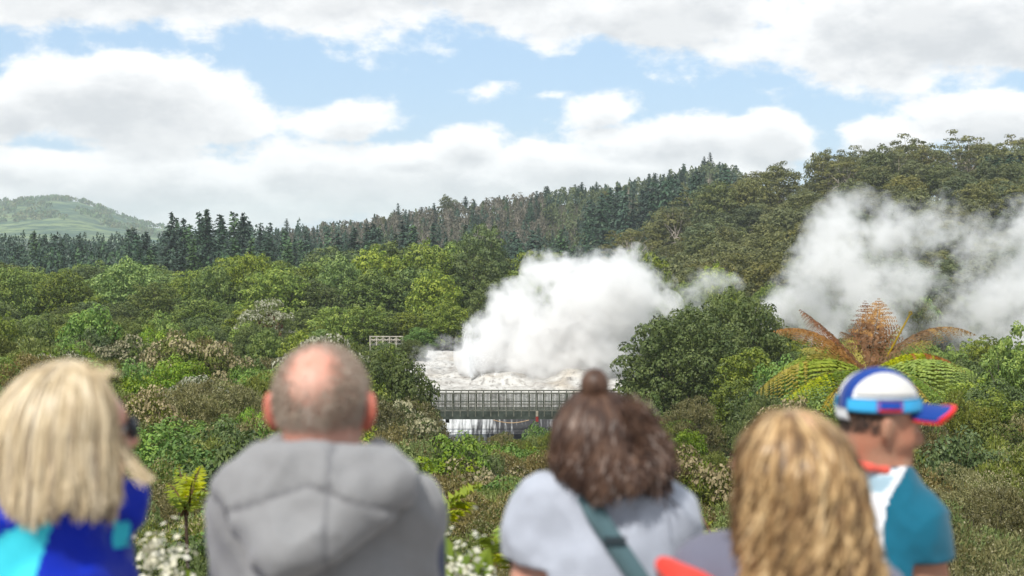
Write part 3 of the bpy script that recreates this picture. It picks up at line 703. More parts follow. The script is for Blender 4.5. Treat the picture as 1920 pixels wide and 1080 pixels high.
# ------------------------------------------------------------------ terrace, bridge, steam
def build_terrace():
    nx, ny = 200, 150
    us = np.linspace(735, 1195, nx); ds = np.concatenate([np.linspace(150.5, 165, 70), np.linspace(165.3, 200, 80)])
    U, D = np.meshgrid(us, ds, indexing='ij'); X = (U - 960) / FPX * D; Y = D
    Z = ground(X, Y)
    rock = (vnoise(X/1.1, Y/1.1, 31) - .5) * .32 + (vnoise(X/.4, Y/.4, 33) - .5) * .12 + np.abs(vnoise(X/3., Y/4., 35) - .5) * .9
    step = np.floor((Z + vnoise(X/4, Y/4, 40)) * 1.6) / 1.6
    mound = .7 * np.exp(-(((U - 945) / 55.) ** 2 + ((D - 169) / 3.5) ** 2)) + .8 * np.exp(-(((U - 1075) / 32.) ** 2 + ((D - 166.5) / 2.5) ** 2))
    Z = .6 * Z + .4 * step + rock * smooth(157, 160, Y) + mound + .3
    edge = smooth(735, 765, U) * (1 - smooth(1165, 1195, U)) * (1 - smooth(188, 200, D))
    Z = Z - 2.2 * (1 - edge)
    V = np.stack([X, Y, Z], -1).reshape(-1, 3)
    i, j = np.meshgrid(np.arange(nx-1), np.arange(ny-1), indexing='ij')
    q = np.stack([i*ny+j, (i+1)*ny+j, (i+1)*ny+j+1, i*ny+j+1], -1).reshape(-1, 4)
    m, nt, out = new_mat('white_silica_sinter')
    tc = nt.new('ShaderNodeTexCoord').outputs['Object']
    a = nt.noise(tc, .35, 6, .62); b = nt.noise(tc, 1.6, 5, .6); c = nt.noise(tc, .12, 3, .5)
    col = nt.mix(nt.rng(a, .42, .66), (.50, .495, .475), (.32, .305, .285))
    col = nt.mix(nt.rng(c, .54, .70, 0, .55), col, (.42, .35, .25))
    col = nt.mix(nt.rng(b, .50, .64, 0, .75), col, (.20, .19, .175))
    # chute of running water over dark rock under the bridge
    s = nt.xyz(tc)
    mp = nt.new('ShaderNodeMapping'); nt.put(mp.inputs[0], tc); mp.inputs['Scale'].default_value = (1.6, .1, .22)
    st = nt.noise(mp.outputs[0], 2.2, 4, .6)
    xs = nt.m('ADD', s[0], nt.m('MULTIPLY', nt.m('SUBTRACT', a, .5), 2.))
    foam = nt.mix(nt.rng(nt.m('ADD', st, nt.rng(xs, -6.5, .8, .05, -.24)), .28, .64), (.035, .035, .038), (.56, .58, .59))
    col = nt.mix(nt.rng(s[1], 157.2, 158.4, 1, 0), col, foam)
    pbsdf(nt, out, col, .7, .25, b, .6, .15)
    tag(link('silica_terrace', raw_mesh('silica_terrace', V, q, 4, [m], None, True)), kind='structure')
    wm, nt, out = new_mat('river_water'); tc = nt.new('ShaderNodeTexCoord').outputs['Object']
    n = nt.noise(tc, .8, 4, .6)
    pbsdf(nt, out, nt.mix(nt.rng(n, .45, .6), (.04, .06, .055), (.35, .38, .38)), .12, .5, n, .4, .1)
    xs = np.linspace(-26, 26, 40); zz = -21.55
    v = np.array([(x, y, zz) for x in xs for y in (136., 154.5)])
    q = np.array([(2*k, 2*k+2, 2*k+3, 2*k+1) for k in range(39)])
    tag(link('river', raw_mesh('river', v, q, 4, [wm])), kind='structure')
build_terrace()

M_timber = mat_simple('weathered_timber', (.135, .14, .115), .9, .15, .35, 2.5, .3, .02)
M_timber_dark = mat_simple('dark_stained_timber', (.050, .062, .052), .85, .2, .35, 1.5, .3, .02)
M_timber_pale = mat_simple('bleached_timber', (.30, .27, .215), .9, .15, .3, 3., .3, .02)
def build_bridge():
    yb = 150.0; s = yb / FPX
    X = lambda px: (px - 960) * s
    Zt, Zm, Zd, Zb = at(960, 737, yb).z, at(960, 757.5, yb).z, at(960, 771, yb).z, at(960, 786, yb).z
    x0, x1 = X(726), X(1215)
    br = empty('footbridge', ((x0 + x1) / 2, yb, Zb), 0, 'long grey timber footbridge with close railings over the chute below the geyser', 'bridge')
    ox, oy, oz = (x0 + x1) / 2, yb, Zb
    def part(name, lo, hi, m):
        mb = MB(); mb.box((lo[0]-ox, lo[1]-oy, lo[2]-oz), (hi[0]-ox, hi[1]-oy, hi[2]-oz)); return mb.build(name, m, br)
    part('deck', (x0, yb, Zd - .16), (x1, yb + 2.4, Zd - .02), M_timber)
    for yy in (yb - .12, yb + 2.41): part('fascia_beam', (x0, yy, Zb), (x1, yy + .10, Zd), M_timber_dark)
    for yy in (yb - .10, yb + 2.42):
        for zz, w in ((Zt, .07), (Zm, .05), (Zd + .09, .05)):
            part('rail', (x0, yy - .02, zz - w), (x1, yy + .10, zz + w), M_timber)
    n = 34
    for k in range(n):
        x = x0 + (k + .5) * (x1 - x0) / n
        for yy in (yb - .175, yb + 2.525):
            part('post', (x - .055, yy, Zd - .55), (x + .055, yy + .05, Zt + .02), M_timber)
    # close wire-and-board infill behind the rails, as slats
    mb = MB()
    for k in range(int((x1 - x0) / .14)):
        x = x0 + (k + .5) * .14
        mb.box((x - .046 - ox, yb - .03 - oy, Zd + .14 - oz), (x + .046 - ox, yb + .0 - oy, Zt - .07 - oz))
    mb.build('railing_slats', M_timber_dark, br)
    for px in (760, 1130):
        x = X(px); mb = MB()
        for yy in (yb + .3, yb + 2.0): mb.box((x - .14 - ox, yy - oy, -8.0), (x + .14 - ox, yy + .25 - oy, -.0))
        mb.build('pile', M_timber_dark, br)
    mr = mat_simple('red_paint', (.25, .025, .02), .5, .4, .2, 4)
    x = X(1007)
    sg = empty('red_marker', (x, yb - .3, Zb - .3), 0, 'small red marker board with pale top at the right end of the footbridge', 'marker')
    mb = MB(); mb.box((-.14, 0, .05), (.14, .06, .6)); mb.build('board', mr, sg)
    mb = MB(); mb.box((-.13, 0, .63), (.13, .06, 1.2)); mb.build('pale_top', M_timber_pale, sg)
    mb = MB(); mb.box((-.05, .065, -3.2), (.05, .12, 1.3)); mb.build('post', M_timber, sg)
    md = mat_simple('black_rubber', (.012, .012, .012), .7, .3, .2, 4)
    mb = MB(); mb.box((-.2, -.2, -.2), (.2, .2, .2)); mb.box((-.05, -.05, .2), (.05, .05, .62))
    o = mb.build('junction_box', md); o.location = (X(838), yb + .5, at(838, 790, yb).z); tag(o, 'small black box hanging under the footbridge', 'box')
    mb = MB(); t = np.linspace(0, 1, 20)
    mb.tube(np.stack([X(925) + t * (X(992) - X(925)), np.full(20, yb - .28), at(960, 787, yb).z - .30 * np.sin(np.pi * t)], 1), .045, 6)
    tag(mb.build('pipe', mat_simple('tan_hose', (.42, .28, .15), .6, .3, .2, 5)), 'tan hose sagging along the underside of the footbridge', 'hose')
build_bridge()
def build_lookout():
    M_timber_pale = mat_simple('silvered_timber', (.46, .43, .36), .9, .15, .25, 3.)
    y = 203.; s = y / FPX; Zt, Zb = at(0, 631, y).z, at(0, 645, y).z; x0, x1 = (692 - 960) * s, (756 - 960) * s
    o = empty('timber_lookout', ((x0+x1)/2, y, Zb), 0, 'pale timber lookout railing among the bushes left of the geyser', 'railing')
    w = (x1 - x0) / 2
    for zz in (Zt - Zb, (Zt - Zb) * .55):
        mb = MB(); mb.box((-w, -.05, zz - .07), (w, .05, zz + .07)); mb.build('rail', M_timber_pale, o)
    for k in range(6):
        x = -w + .1 + k * (2 * w - .2) / 5
        mb = MB(); mb.box((x - .07, -.11, -1.2), (x + .07, -.055, Zt - Zb + .08)); mb.build('post', M_timber_pale, o)
    for k in range(5):
        xa = -w + .1 + k * (2 * w - .2) / 5; xb = xa + (2 * w - .2) / 5
        mb = MB(); mb.tube([(xa, .09, .05), (xb, .09, Zt - Zb - .1)], .04, 5); mb.tube([(xa, .12, Zt - Zb - .1), (xb, .12, .05)], .04, 5); mb.build('cross_brace', M_timber_pale, o)
    mb = MB(); mb.box((-w, .15, -.25), (w, 3.2, -.1)); mb.build('deck', M_timber, o)
    y = 213.; s = y / FPX
    o = empty('board_fence', ((855 - 960) * s, y, at(0, 632, y).z), 0, 'short brown board fence under the dark trees beside the steam', 'fence')
    mb = MB()
    for k in range(9): mb.box((-1.5 + k * .34, -.03, -.6), (-1.5 + k * .34 + .3, .0, 1.55))
    mb.build('board_panel', mat_simple('brown_boards', (.16, .10, .065), .9, .1, .3, 2.), o)
    for x in (-1.5, 0., 1.5):
        mb = MB(); mb.box((x - .06, .02, -1), (x + .06, .14, 1.7)); mb.build('post', M_timber, o)
    # red earth bank
    y = 197.; s = y / FPX; xs = np.linspace(480, 528, 14); zs = np.linspace(588, 632, 12); V = []
    for a in xs:
        for b in zs:
            p = at(a, b, y); V.append((p.x, y + (632 - b) * .05 + rng.normal() * .18, p.z))
    q = [(i*12+j, (i+1)*12+j, (i+1)*12+j+1, i*12+j+1) for i in range(13) for j in range(11)]
    tag(link('earth_bank', raw_mesh('earth_bank', np.array(V), np.array(q), 4, [mat_simple('red_earth', (.10, .05, .032), .95, .1, .4, .8, .5, .1)], None, True)), kind='structure')
build_lookout()

def steam(name, y, blobs, dens, label, seed=0., warp=2.6, amp=.9, bias=.0, spread=4., nscale=.22, soft=1.35):
    """soft cloud: a lumpy closed hull whose volume thins to nothing at its skin; blobs in pixels (px, py, radius, weight)"""
    r2 = np.random.default_rng(int(seed) + 5); s = y / FPX
    B = []
    for (px, py, r, w) in blobs:
        p = at(px, py, y); B.append((p.x, y + r2.uniform(-1, 1) * spread, p.z, r * s * 1.18, w))
    B = np.array(B); lo = (B[:, :3] - B[:, 3:4]).min(0) - 1.5; hi = (B[:, :3] + B[:, 3:4]).max(0) + 1.5; h = max(.45, (hi - lo).max() / 90)
    gx, gy, gz = [np.arange(lo[k], hi[k] + h, h) for k in range(3)]
    Gx, Gy, Gz = np.meshgrid(gx, gy, gz, indexing='ij'); F = np.full(Gx.shape, -9.)
    for bx, by, bz, br, w in B: F = np.maximum(F, br - np.sqrt((Gx-bx)**2 + (Gy-by)**2 + (Gz-bz)**2))
    lump = (vnoise(Gx*.55 + Gy*.31, Gz*.55 - Gy*.27, 51) - .5) * 1.6
    V, Q = surface_nets(-(F + lump * .5 + .25), lo, h)
    m, nt, out = new_mat(name + '_vapour')
    tc = nt.new('ShaderNodeTexCoord').outputs['Object']
    off = nt.v('ADD', tc, (seed * 13.1, seed * 7.7, seed * 3.3))
    wv = nt.v('SCALE', nt.v('SUBTRACT', nt.noise(off, nscale * .75, 1, .5, color=True), (.5, .5, .5)), warp * 2)
    p = nt.v('ADD', tc, wv)
    f = None
    for bx, by, bz, br, w in B:
        d = nt.v('DISTANCE', p, (bx, by, bz))
        q = nt.m('MULTIPLY_ADD', d, -w / br, w)
        f = q if f is None else nt.m('MAXIMUM', f, q)
    n = nt.noise(off, nscale, 2, .6)
    f = nt.m('ADD', f, nt.m('MULTIPLY_ADD', n, amp * 2, -amp + bias))
    n2 = nt.noise(off, nscale * 3.6, 4, .62)
    f = nt.m('ADD', f, nt.m('MULTIPLY_ADD', n2, 1.8, -.9))
    dn = nt.m('MULTIPLY', nt.m('POWER', nt.rng(f, .0, soft, smooth_=False), 1.5), dens)
    vs = nt.new('ShaderNodeVolumeScatter'); vs.inputs['Color'].default_value = (.90, .92, .94, 1); vs.inputs['Anisotropy'].default_value = .15
    nt.put(vs.inputs['Density'], dn); nt.l.new(vs.outputs[0], out.inputs['Volume'])
    o = link(name, raw_mesh(name, V, Q.ravel(), 4, [m], None, True))
    tag(o, label, 'steam', None, 'thing')
    return o
steam('steam_plume', 172, [(890,690,30,1.2),(900,670,40,1.3),(905,650,40,1.4),(915,618,46,1.4),(940,660,50,1.3),(965,580,54,1.2),(985,620,60,1.1),(1030,520,48,1.),(1062,487,30,.9),(1010,660,70,1.2),(1075,575,75,1.0),
      (1108,508,40,.9),(1150,545,56,.95),(1185,503,40,.95),(1205,555,58,.9),(1170,615,66,.9),(1095,650,72,1.1),(1245,575,30,.8),(1040,705,40,1.),(1130,690,50,1.),(1140,620,62,1.15),(1100,690,55,1.2)],
      1.25, 'tall billowing white steam cloud over the geyser terrace', 1., 2.4, .95, .06, 3.5, .23, .95)
steam('steam_puff', 205, [(1300,562,30,1),(1322,532,30,1.),(1350,528,26,.9),(1378,530,18,.8),(1310,590,30,1.)], .9, 'small white steam puff between the two big clouds', 2., 1.6, .6, 0., 2., .3)
steam('steam_drift', 192, [(1470,600,55,1),(1520,560,62,1.1),(1535,500,60,1.1),(1575,440,62,1.),(1605,392,45,.9),(1600,500,80,1.1),(1655,440,70,.9),(1690,510,70,.85),(1630,585,70,.8),
      (1740,440,50,.7),(1765,400,40,.55),(1805,455,60,.7),(1850,450,55,.6),(1905,430,55,.75),(1935,510,75,.9),(1860,560,80,.75),(1945,600,85,1.),(1790,610,60,.8),(1880,640,70,1.),(1560,630,60,1.),(1700,630,60,.8)],
      .85, 'wide drifting steam cloud before the gum hill behind the tree fern', 3., 3., 1.0, .02, 4., .19)
steam('steam_wisp', 174, [(800,668,24,.8),(835,660,26,.8),(862,676,24,.9),(780,690,18,.7),(880,690,26,.9),(930,700,24,.8),(990,712,24,.8),(1060,716,24,.8),(900,704,22,.9),(955,712,22,.8),(1100,712,26,.9),(1140,700,30,.9)], 1., 'thin low steam over the left end of the white terrace', 4., 1.6, .8, -.05, 2., .35)

def build_jet():
    mw, nt, out = new_mat('white_water')
    pbsdf(nt, out, (.86, .88, .90), .35, .5)
    F = Foliage(); base = at(882, 703, 167.5)
    n = 16000; k = rng.choice(5, n, p=[.86, .05, .04, .03, .02])
    bx = np.array([0., 1.3, 2.8, 4.6, 6.6])[k]; hh = np.array([5.6, 3.2, 3.0, 2.4, 2.])[k]; ln = np.array([-.55, -.1, .3, .6, .9])[k]
    t = rng.random(n); rise = hh * (1 - (1 - t) ** 2) * rng.beta(2.2, 1.6, n) * 1.15
    X = base.x + bx + ln * t * 1.6 + np.abs(rng.normal(size=n)) * (.10 + 1.5 * t) - .25 * t ; Y = base.y + rng.normal(size=n) * (.1 + .4 * t); Z = base.z - .3 + rise
    F.add(np.stack([X, Y, Z], 1), rng.normal(size=(n, 3)) * [.5, .3, .2] + [0, -1, .4], rng.uniform(.03, .10, n), .35, np.stack([ln * .25 + rng.normal(size=n) * .2, rng.normal(size=n) * .2, np.ones(n)], 1))
    tag(link('geyser_jet', F.mesh('geyser_jet', [mw])), 'white water jets spraying up from the terrace at the foot of the steam', 'geyser', None, 'thing')
build_jet()
def build_haze():
    mb = MB(); mb.box((-6500, -120, -60), (6500, 6800, 135))
    m, nt, out = new_mat('thin_air')
    v = nt.new('ShaderNodeVolumePrincipled'); v.inputs['Color'].default_value = (.80, .90, .97, 1); v.inputs['Density'].default_value = HAZE_D
    v.inputs['Density Attribute'].default_value = ''; nt.l.new(v.outputs[0], out.inputs['Volume'])
    tag(mb.build('haze', m), kind='stuff')
if HAZE_D > 0: build_haze()
# ------------------------------------------------------------------ ferns and flowering bushes near the platform
def flat_leaf(name, cols, trans=.35): return leaf_mat(name, cols, trans=trans, gloss=.25, obj_var=.12, clump=(6., .3))
MF = {'green': flat_leaf('fern_green', [(.05,.10,.012),(.12,.19,.02),(.22,.30,.035)]),
      'lime': flat_leaf('fern_lime', [(.14,.21,.012),(.30,.36,.02),(.46,.50,.035)]),
      'gold': flat_leaf('fern_gold', [(.20,.17,.02),(.36,.28,.03),(.50,.38,.05)]),
      'orange': flat_leaf('fern_orange', [(.19,.085,.022),(.34,.17,.045),(.46,.25,.07)]),
      'brown': flat_leaf('fern_brown', [(.09,.044,.02),(.18,.085,.034),(.28,.135,.055)])}
M_stem = mat_simple('fern_stalk', (.10, .055, .025), .8, .2, .3, 30)
M_fibre = mat_simple('fibrous_fern_trunk', (.05, .035, .025), .95, .1, .5, 18, .8, .02)
def frond_mesh(name, p0, p1, arch, width, mat, n=30, droop=.5, tip_mat=None, tip_from=.6, leaflets=9, side_tilt=0., curl=0., comb=False):
    """a feather of leaflets along an arched stalk from p0 to p1 (local coordinates)"""
    p0 = np.asarray(p0, float); p1 = np.asarray(p1, float); mid = (p0 + p1) / 2 + np.asarray(arch, float)
    t = np.linspace(0, 1, 60)[:, None]; C = (1-t)**2 * p0 + 2*t*(1-t) * mid + t*t * p1
    T = unit(np.gradient(C, axis=0)); up = np.array([0, 0, 1.0])
    side = np.cross(T, up); bad = np.linalg.norm(side, axis=1) < .25
    if bad.any(): side[bad] = np.cross(T[bad], np.array([0, 1., .2]))
    side = unit(side); nrm = unit(np.cross(side, T))
    F = Foliage()
    for k in range(n):
        s = .10 + .88 * k / (n - 1); i = min(59, int(s * 59)); w = width * (np.sin(np.pi * min(1, .12 + s * .9)) ** .7) * (1 - .55 * s ** 3) + .02
        for sg in (-1, 1):
            d = unit(side[i] * sg * (1) + T[i] * .55 + nrm[i] * (side_tilt) + rng.normal(size=3) * .06)
            if comb:
                dq = unit(d - np.array([0, 0, .7 * droop]) + rng.normal(size=3) * .08); L_ = w * rng.uniform(.85, 1.1)
                F.add((C[i] + dq * L_ * .5)[None], np.cross(T[i], dq)[None] + rng.normal(size=(1, 3)) * .25, L_, .22, dq[None], 1 if (tip_mat and s > tip_from) else 0)
                continue
            m = leaflets; q = np.linspace(.06, 1, m)
            base = C[i] + d * w * q[:, None] - np.array([0, 0, 1.]) * (droop * 1.7 * w * q ** 1.6)[:, None]
            ll = w * .22 * (1 - .72 * q) + .010
            for s2 in (-1, 1):
                al = T[i] * s2 * .9 + d * .55
                mi = 1 if (tip_mat and s > tip_from + rng.normal() * .07) else 0
                dq = d - np.array([0, 0, 1.]) * (droop * 2.7 * q ** .6)[:, None]
                F.add(base + unit(al) * ll[:, None] * .4, np.cross(T[i], dq) + rng.normal(size=(m, 3)) * .3, ll * 1.2, .45, np.tile(al, (m, 1)), mi)
    v = np.concatenate(F.parts); mi = np.concatenate(F.mi)
    # the stalk
    mb = MB(); mb.tube(C[::5], np.linspace(.013, .003, len(C[::5])), 5, 2, False)
    sv = np.concatenate(mb.v)
    ff = np.concatenate([np.arange(len(v)), np.array(mb.f).ravel() + len(v)])
    return raw_mesh(name, np.vstack([v, sv]), ff, 4, [mat, tip_mat or mat, M_stem], np.concatenate([mi, np.full(len(mb.f), 2)]))
def fern(name, px, py, y, fronds, label, cat, trunk_r=.09, width=.30, group=None, n=28, comb=False):
    """fronds: (tip px, tip py, depth shift, arch px-up, material, tip material)"""
    c = at(px, py, y); g = float(ground(c.x, y)); o = empty(name, (c.x, y, g), 0, label, cat, group)
    loc = np.array([c.x, y, g])
    mb = MB(); k = 9; trunk_r = trunk_r if not comb else .016; zz = np.linspace(-.6, c.z - g + .04, k)
    mb.tube(np.stack([np.sin(zz) * .03, np.cos(zz * 1.3) * .03, zz], 1), np.linspace(trunk_r * 1.5, trunk_r, k), 9)
    mb.build('trunk', M_fibre, o, True)
    for f in fronds:
        tx, ty, dy, up = f[:4]; p1 = np.array(at(tx, ty, y + dy)) - loc; p0 = np.array(c) - loc + rng.normal(size=3) * .02
        wd = f[6] if len(f) > 6 else width
        ar = np.array([0, 0, up * y / FPX]) if np.isscalar(up) else np.array([up[0], 0, up[1]]) * y / FPX
        link('frond', frond_mesh('frond', p0, p1, ar, wd, MF[f[4]], n, f[7] if len(f) > 7 else .5, MF[f[5]] if f[5] else None, comb=comb), o)
    return o
fern('tree_fern', 1628, 706, 20., [
    (1497, 578, 1.0, 20, 'brown', None, .22), (1446, 622, .2, 75, 'orange', 'orange', .26), (1648, 556, 1.6, (8, 0), 'brown', 'orange', .42, .1), (1622, 560, 2.2, (-4, 0), 'brown', None, .34, .1),
    (1834, 630, .4, 95, 'brown', 'orange', .24), (1814, 700, -.6, 80, 'lime', 'orange', .25), (1412, 742, -.5, 95, 'lime', 'gold', .42, .7), (1470, 752, -1.2, 55, 'green', 'lime', .28),
    (1838, 704, -.9, 60, 'lime', 'lime', .40, .7), (1775, 752, -1.6, 50, 'lime', 'green', .26), (1752, 770, -1.9, 60, 'gold', 'gold', .22), (1500, 655, .8, 45, 'lime', 'gold', .24),
    (1540, 775, -1.7, 50, 'green', 'gold', .34, .7), (1455, 700, .3, 80, 'gold', 'lime', .3, .7), (1800, 735, -.3, 75, 'green', 'lime', .34, .7), (1690, 610, 1.5, 20, 'lime', 'gold', .10), (1786, 862, -1.2, 125, 'green', 'green', .20), (1750, 640, 1.4, 45, 'green', 'gold', .24),
    (1575, 622, 1.6, 40, 'gold', 'brown', .22), (1640, 790, -1.9, 45, 'green', 'gold', .2)],
    'tall tree fern with rusty brown and lime fronds above the cap', 'fern', .10)
# an unrolling young frond
_c = at(1652, 690, 20.); _t = at(1706, 590, 20.2)
mb = MB(); tt = np.linspace(0, 1, 14)[:, None]; P = np.array(_c)*(1-tt) + np.array(_t)*tt
th = np.linspace(0, 5.5, 14)[:, None]; rr = .035 * (1 - th / 7)
P = np.vstack([P, P[-1] + np.hstack([np.sin(th)*rr, th*0, (1-np.cos(th))*rr])[1:]])
mb.tube(P - np.array(_c), np.linspace(.016, .008, len(P)), 6)
_o = mb.build('frond', MF['gold'], [o for o in bpy.data.objects if o.name == 'tree_fern'][0]); _o.location = _c - Vector(_o.parent.location)
fern('small_fern', 350, 960, 13., [(312, 905, .3, 24, 'lime', 'lime', .10), (334, 868, .6, 14, 'lime', 'lime', .11), (378, 872, .2, 22, 'lime', 'lime', .11), (396, 925, -.3, 40, 'lime', 'lime', .12), (362, 900, -.7, 24, 'lime', None, .11), (322, 935, -.3, 26, 'lime', None, .10), (388, 950, .3, 22, 'lime', None, .10), (350, 885, .4, 10, 'lime', None, .10)],
     'bright lime young fern between blonde bob and hooded man', 'fern', .05, .12, None, 26, True)
fern('small_fern', 790, 1010, 12., [(908, 908, -.2, 62, 'lime', 'lime', .27), (802, 884, .5, 22, 'lime', 'lime', .18), (895, 945, .2, 60, 'lime', None, .22), (760, 900, .2, 20, 'lime', None, .12), (880, 960, -.6, 45, 'lime', None, .15), (700, 960, .2, 30, 'lime', None, .15)],
     'lime fern with long arched frond right of the hooded man', 'fern', .06, .16, None, 30, True)
fern('small_fern', 960, 1060, 9., [(918, 1010, -.2, 40, 'lime', 'lime', .17), (935, 985, .3, 25, 'lime', 'lime', .11), (1010, 1000, .3, 30, 'lime', None, .12), (925, 1040, -.5, 25, 'lime', None, .11), (950, 1000, -.4, 30, 'lime', None, .12)],
     'lime fern peeping out left of the pale grey shirt', 'fern', .05, .12, None, 26, True)
fern('small_fern', 1360, 1060, 8., [(1285, 1030, -.2, 60, 'lime', 'lime', .22), (1310, 1010, .3, 40, 'lime', 'lime', .20), (1300, 945, .8, 20, 'lime', None, .05), (1390, 1010, .1, 25, 'lime', None, .14), (1320, 1060, -.5, 30, 'lime', None, .14)],
     'lime fern between pale grey shirt and blond long hair', 'fern', .05, .16, None, 30, True)

M_petal = leaf_mat('cream_white_petals', [(.52,.48,.34),(.66,.63,.50),(.76,.74,.66)], trans=.25, obj_var=.08, clump=(9., .3))
M_flowerleaf = leaf_mat('flower_bush_leaves', [(.07,.12,.012),(.17,.25,.022),(.34,.40,.05)], trans=.35, obj_var=.12, clump=(7., .3))
def flower_bush(px, py, y, w_px, flowers, leafn, label, sprays, leaf=.09):
    """a bush of upright leafy stems ending in loose heads of small white flowers"""
    c = at(px, py, y); g = float(ground(c.x, y)); o = empty('flowering_bush', (c.x, y, g), 0, label, 'bush')
    wr = w_px * y / FPX / 2; H = c.z - g
    S = MB(); L = Foliage(); B = Foliage()
    for k in range(sprays):
        a = rng.uniform(0, 6.283); r = wr * math.sqrt(rng.random()); h = H * (1 - .28 * (r / wr) ** 2) * rng.uniform(.62, 1.)
        tip = np.array([r*np.cos(a), r*np.sin(a)*.55, h]); base = tip * [.35, .35, 0] + [0, 0, -.3]
        S.tube([base, (base+tip)/2 + rng.normal(size=3)*.03, tip], [.008, .006, .003], 5, 0, False)
        n = leafn; s = rng.uniform(.35, .98, n)[:, None]; d = rng.normal(size=(n, 3)) * [1, 1, .5]
        P = base + (tip - base) * s + unit(d) * leaf * .5
        L.add(P, rng.normal(size=(n, 3)) * .6 + [0, -.3, .8], leaf * rng.uniform(.7, 1.3, n), .36, unit(d) + [0, 0, .4])
        if rng.random() < flowers:
            m = int(rng.integers(25, 80)); q = rng.normal(size=(m, 3)) * [.03, .03, .06] * rng.uniform(.6, 1.3)
            B.add(tip + q, q * 12 + rng.normal(size=(m, 3)) * .6 + [0, -.2, .4], rng.uniform(.018, .036, m), .8)
    S.build('stem', bark_mat('green_stem', (.10, .13, .05)), o)
    link('foliage', L.mesh('foliage', [M_flowerleaf]), o)
    if B.parts: link('blossom', B.mesh('blossom', [M_petal]), o)
    return o
flower_bush(318, 1000, 4.7, 225, .6, 24, 'bush with loose heads of white flowers between blonde bob and hooded man', 60)
flower_bush(866, 1018, 4.9, 110, .9, 10, 'white flowering bush close behind the hooded man on his right', 34)
flower_bush(868, 925, 5.6, 105, .0, 26, 'bush of long yellow green leaves above the white flowers', 26, .13)
def scatter_ground_cover():
    """leafy undergrowth hiding the soil between the shrubs"""
    F = Foliage(); n = 60000
    px = rng.uniform(-150, 2070, n); y = np.exp(rng.uniform(math.log(9), math.log(130), n)); x = (px - 960) / FPX * y
    ok = ~((px > 735) & (px < 1190) & (y > 128)); x, y = x[ok], y[ok]; z = ground(x, y) + rng.random(len(x)) ** 2 * .4
    F.add(np.stack([x, y, z], 1), rng.normal(size=(len(x), 3)) * .6 + [0, -.2, .8], (.10 + y * .004) * rng.uniform(.5, 1.2, len(x)), .5)
    tag(link('undergrowth', F.mesh('undergrowth', [M_broad_dark])), kind='stuff')
scatter_ground_cover()
# ------------------------------------------------------------------ people: implicit surfaces turned into one continuous skin
def sd_ell(c, r, Rm=None):
    c = np.asarray(c, np.float32); r = np.asarray(r, np.float32)
    def f(P):
        q = P - c
        if Rm is not None: q = q @ np.asarray(Rm, np.float32)
        k0 = np.sqrt(((q / r) ** 2).sum(-1)); k1 = np.sqrt(((q / (r * r)) ** 2).sum(-1)) + 1e-6
        return k0 * (k0 - 1) / k1
    return f
def sd_cap(a, b, ra, rb, flat=None):
    a = np.asarray(a, np.float32); b = np.asarray(b, np.float32); d = b - a; L2 = float(d @ d)
    def f(P):
        q = P - a; t = np.clip((q @ d) / L2, 0, 1); v = q - t[..., None] * d
        if flat is not None: v = v * np.asarray(flat, np.float32)
        return np.sqrt((v ** 2).sum(-1)) - (ra + (rb - ra) * t)
    return f
def smin(a, b, k):
    h = np.maximum(k - np.abs(a - b), 0) / k; return np.minimum(a, b) - h * h * k * .25
def implicit(prims, lo, hi, h, post=None):
    lo = np.asarray(lo, float); hi = np.asarray(hi, float)
    ax = [np.arange(lo[k], hi[k] + h, h, dtype=np.float32) for k in range(3)]
    P = np.stack(np.meshgrid(*ax, indexing='ij'), -1); F = None
    for fn, k in prims:
        d = fn(P); F = d if F is None else (smin(F, d, k) if k > 0 else np.minimum(F, d))
    if post is not None: F = post(P, F)
    return surface_nets(F, lo, h)
def skin_mesh(name, V, Q, mats, pick=None, relax=2):
    V = V.copy(); Q = np.asarray(Q)
    for _ in range(relax):                      # light smoothing of the grid
        acc = np.zeros_like(V); cnt = np.zeros(len(V))
        for k in range(4):
            a, b = Q[:, k], Q[:, (k + 1) % 4]
            np.add.at(acc, a, V[b]); np.add.at(acc, b, V[a]); np.add.at(cnt, a, 1); np.add.at(cnt, b, 1)
        V = .5 * V + .5 * acc / np.maximum(cnt, 1)[:, None]
    mi = None if pick is None else pick(V[Q].mean(1))
    return raw_mesh(name, V, Q.ravel(), 4, mats, mi, True)
def hrot(yaw, pitch=0., roll=0.):
    """head frame: columns right, forward, up; yaw > 0 turns to the right, pitch > 0 looks down"""
    return np.array(Matrix.Rotation(-yaw, 3, 'Z') @ Matrix.Rotation(-pitch, 3, 'X') @ Matrix.Rotation(roll, 3, 'Y'))
